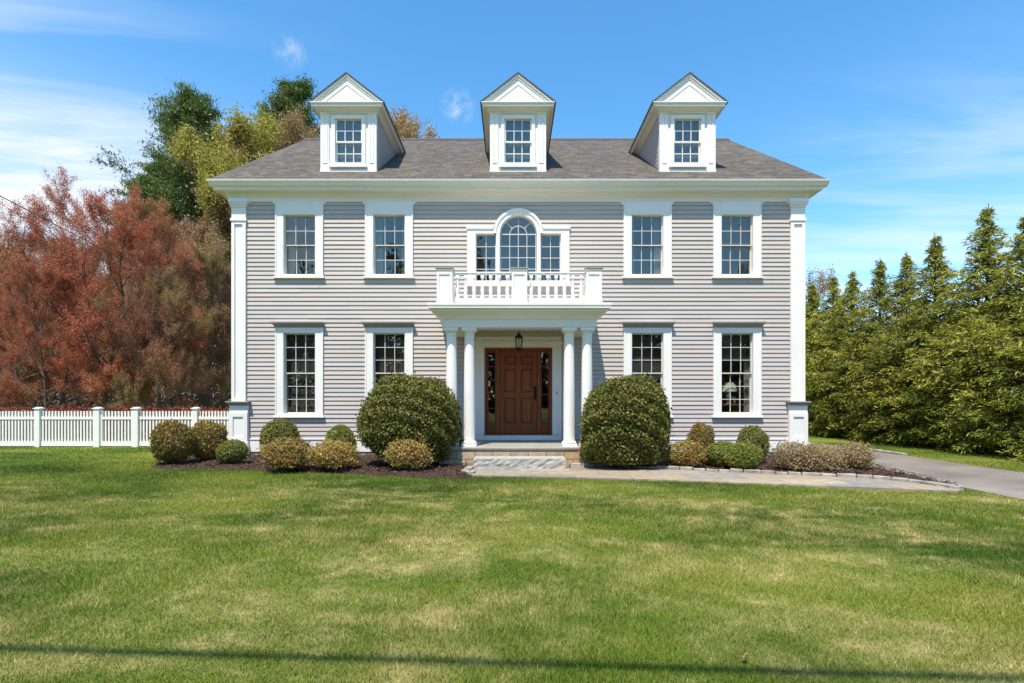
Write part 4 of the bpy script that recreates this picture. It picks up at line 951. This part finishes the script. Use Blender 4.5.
# loose bark chips on the beds
rng = np.random.default_rng(77); n = 16000; cx_ = np.concatenate([rng.uniform(-8.2,-.9,n//2), rng.uniform(1,7.5,n//2)]); cy_ = rng.uniform(-5,.4,n)
def in_poly(poly, x, y):
    r = np.zeros(len(x), bool); m_ = len(poly)
    for i in range(m_):
        (x0,y0),(x1,y1) = poly[i], poly[(i+1)%m_]
        if y0 != y1: r ^= ((y0 > y) != (y1 > y)) & (x < (x1-x0)*(y-y0)/(y1-y0)+x0)
    return r
k_ = in_poly(bedL_poly,cx_,cy_) | in_poly(bedR_poly,cx_,cy_); cx_, cy_ = cx_[k_], cy_[k_]; n = len(cx_)
M['chip'] = leafmat('bark_chips', [(.02,.010,.006),(.07,.036,.022),(.15,.085,.055)], transl=0.02, rough=.95)
tag(leaf_obj('bark_chips', np.stack([cx_,cy_,np.full(n,.062)+rng.uniform(0,.02,n)],1), .06, .38, M['chip'], None, np.array([[0,0,1.]])*np.ones((n,1)), 2.0, rng=rng), 'loose dark bark chips scattered over the planting beds', 'mulch', kind='stuff')

# ---------------------------------------------------------------- utility poles and cables
def upole(x, y, h, label):
    o = empty('utility_pole', (x,y,0)); tag(o, label, 'utility pole'); b = MB(); b.lathe([(.15,-.1),(.13,h*.5),(.10,h)],(0,0,0),14); b.build('pole', M['pole'], o, smooth=True)
    b = MB(); b.box(-.06,.06,-1.1,1.1,h-.75,h-.63); b.build('crossarm', M['pole'], o); return o
upole(-22.5,-11.4,13.3,'wooden utility pole at the left street corner of the lawn'); upole(26,-15.0,9.0,'wooden utility pole beyond the driveway at the street')
def cable(name, a, c, r, sag, label):
    a, c = Vector(a), Vector(c); b = MB(); pts = []
    for i in range(41): t = i/40; p = a.lerp(c,t); p.z -= sag*4*t*(1-t); pts.append(tuple(p))
    tag(b.build(name, M['cable'], b'' and None, smooth=True) if False else b.tube(pts, r, 6).build(name, M['cable'], None, smooth=True), label, 'cable')
cable('service_cable', (-22.5,-11.2,13.1), (-HW-.03,1.95,3.2), .010, .15, 'thin dark service cable sloping down from the upper left to the house side')
cable('street_cable', (-22.5,-12.05,7.3), (26,-14.98,7.3), .034, .25, 'thick cable along the street that throws the line of shadow across the front lawn')
# two dry leaves on the lawn
for px, py, lab in ((745,664,'dry brown leaf on the near lawn right of centre'),(362,519,'dry brown leaf on the lawn below the big left boxwood')):
    d = PD(py); b = MB(); b.add([(0,-.045,0),(.03,-.01,.012),(.02,.035,.006),(0,.06,.02),(-.025,.03,.008),(-.032,-.012,.016),(0,0,.004)],[(0,1,6),(1,2,6),(2,3,6),(3,4,6),(4,5,6),(5,0,6)])
    o = b.build('fallen_leaf', M['dead'], loc=(PX(px,d),Y(d),.035)); o.rotation_euler = (.25,.3,random.uniform(0,6)); o.scale = (.62,.62,1.1); tag(o, lab, 'leaf')

# ---------------------------------------------------------------- grass
def inside(poly, x, y):
    r = np.zeros(len(x), bool); n = len(poly)
    for i in range(n):
        (x0,y0),(x1,y1) = poly[i], poly[(i+1)%n]
        if y0 == y1: continue
        c_ = ((y0 > y) != (y1 > y)) & (x < (x1-x0)*(y-y0)/(y1-y0)+x0); r ^= c_
    return r
rng = np.random.default_rng(7); n = 1080000
d = 1.6*np.exp(rng.random(n)*math.log(17.5/1.6)*1.0); d = np.where(rng.random(n) < .35, rng.uniform(5,12,n), d)
x = (rng.random(n)*2-1)*(d*1.32+1.6)+CX; y = d-DC
ok = (np.abs(x) < 19) & ~inside(drive_poly,x,y) & ~inside(path_poly,x,y) & ~inside(bedL_poly,x,y) & ~inside(bedR_poly,x,y) & ~((np.abs(x) < HW+.1) & (y > -.3)) & ~((np.abs(x)<2)&(y>-3.2)&(y>-2.7)) & ~((x>11.6)&(y>-.5)) & (y < 4.2)
x, y, d = x[ok], y[ok], d[ok]; n = len(x)
hgt = rng.uniform(.014,.036,n)*(1+.25*np.sin(x*1.7+2*np.sin(y*1.1))); wid = .0013+.00050*d; a = rng.uniform(0,2*math.pi,n); ln = rng.uniform(0,.9,n)*hgt; la = rng.uniform(0,2*math.pi,n)
z0 = np.zeros(n)
V = np.stack([np.stack([x-np.cos(a)*wid,y-np.sin(a)*wid,z0],1),np.stack([x+np.cos(a)*wid,y+np.sin(a)*wid,z0],1),np.stack([x+np.cos(la)*ln,y+np.sin(la)*ln,hgt],1)],1).reshape(-1,3)
tag(mesh_np('grass', V, np.arange(3*n).reshape(n,3), M['blade']), 'short mown lawn grass with dry yellowish patches', 'grass', kind='stuff')
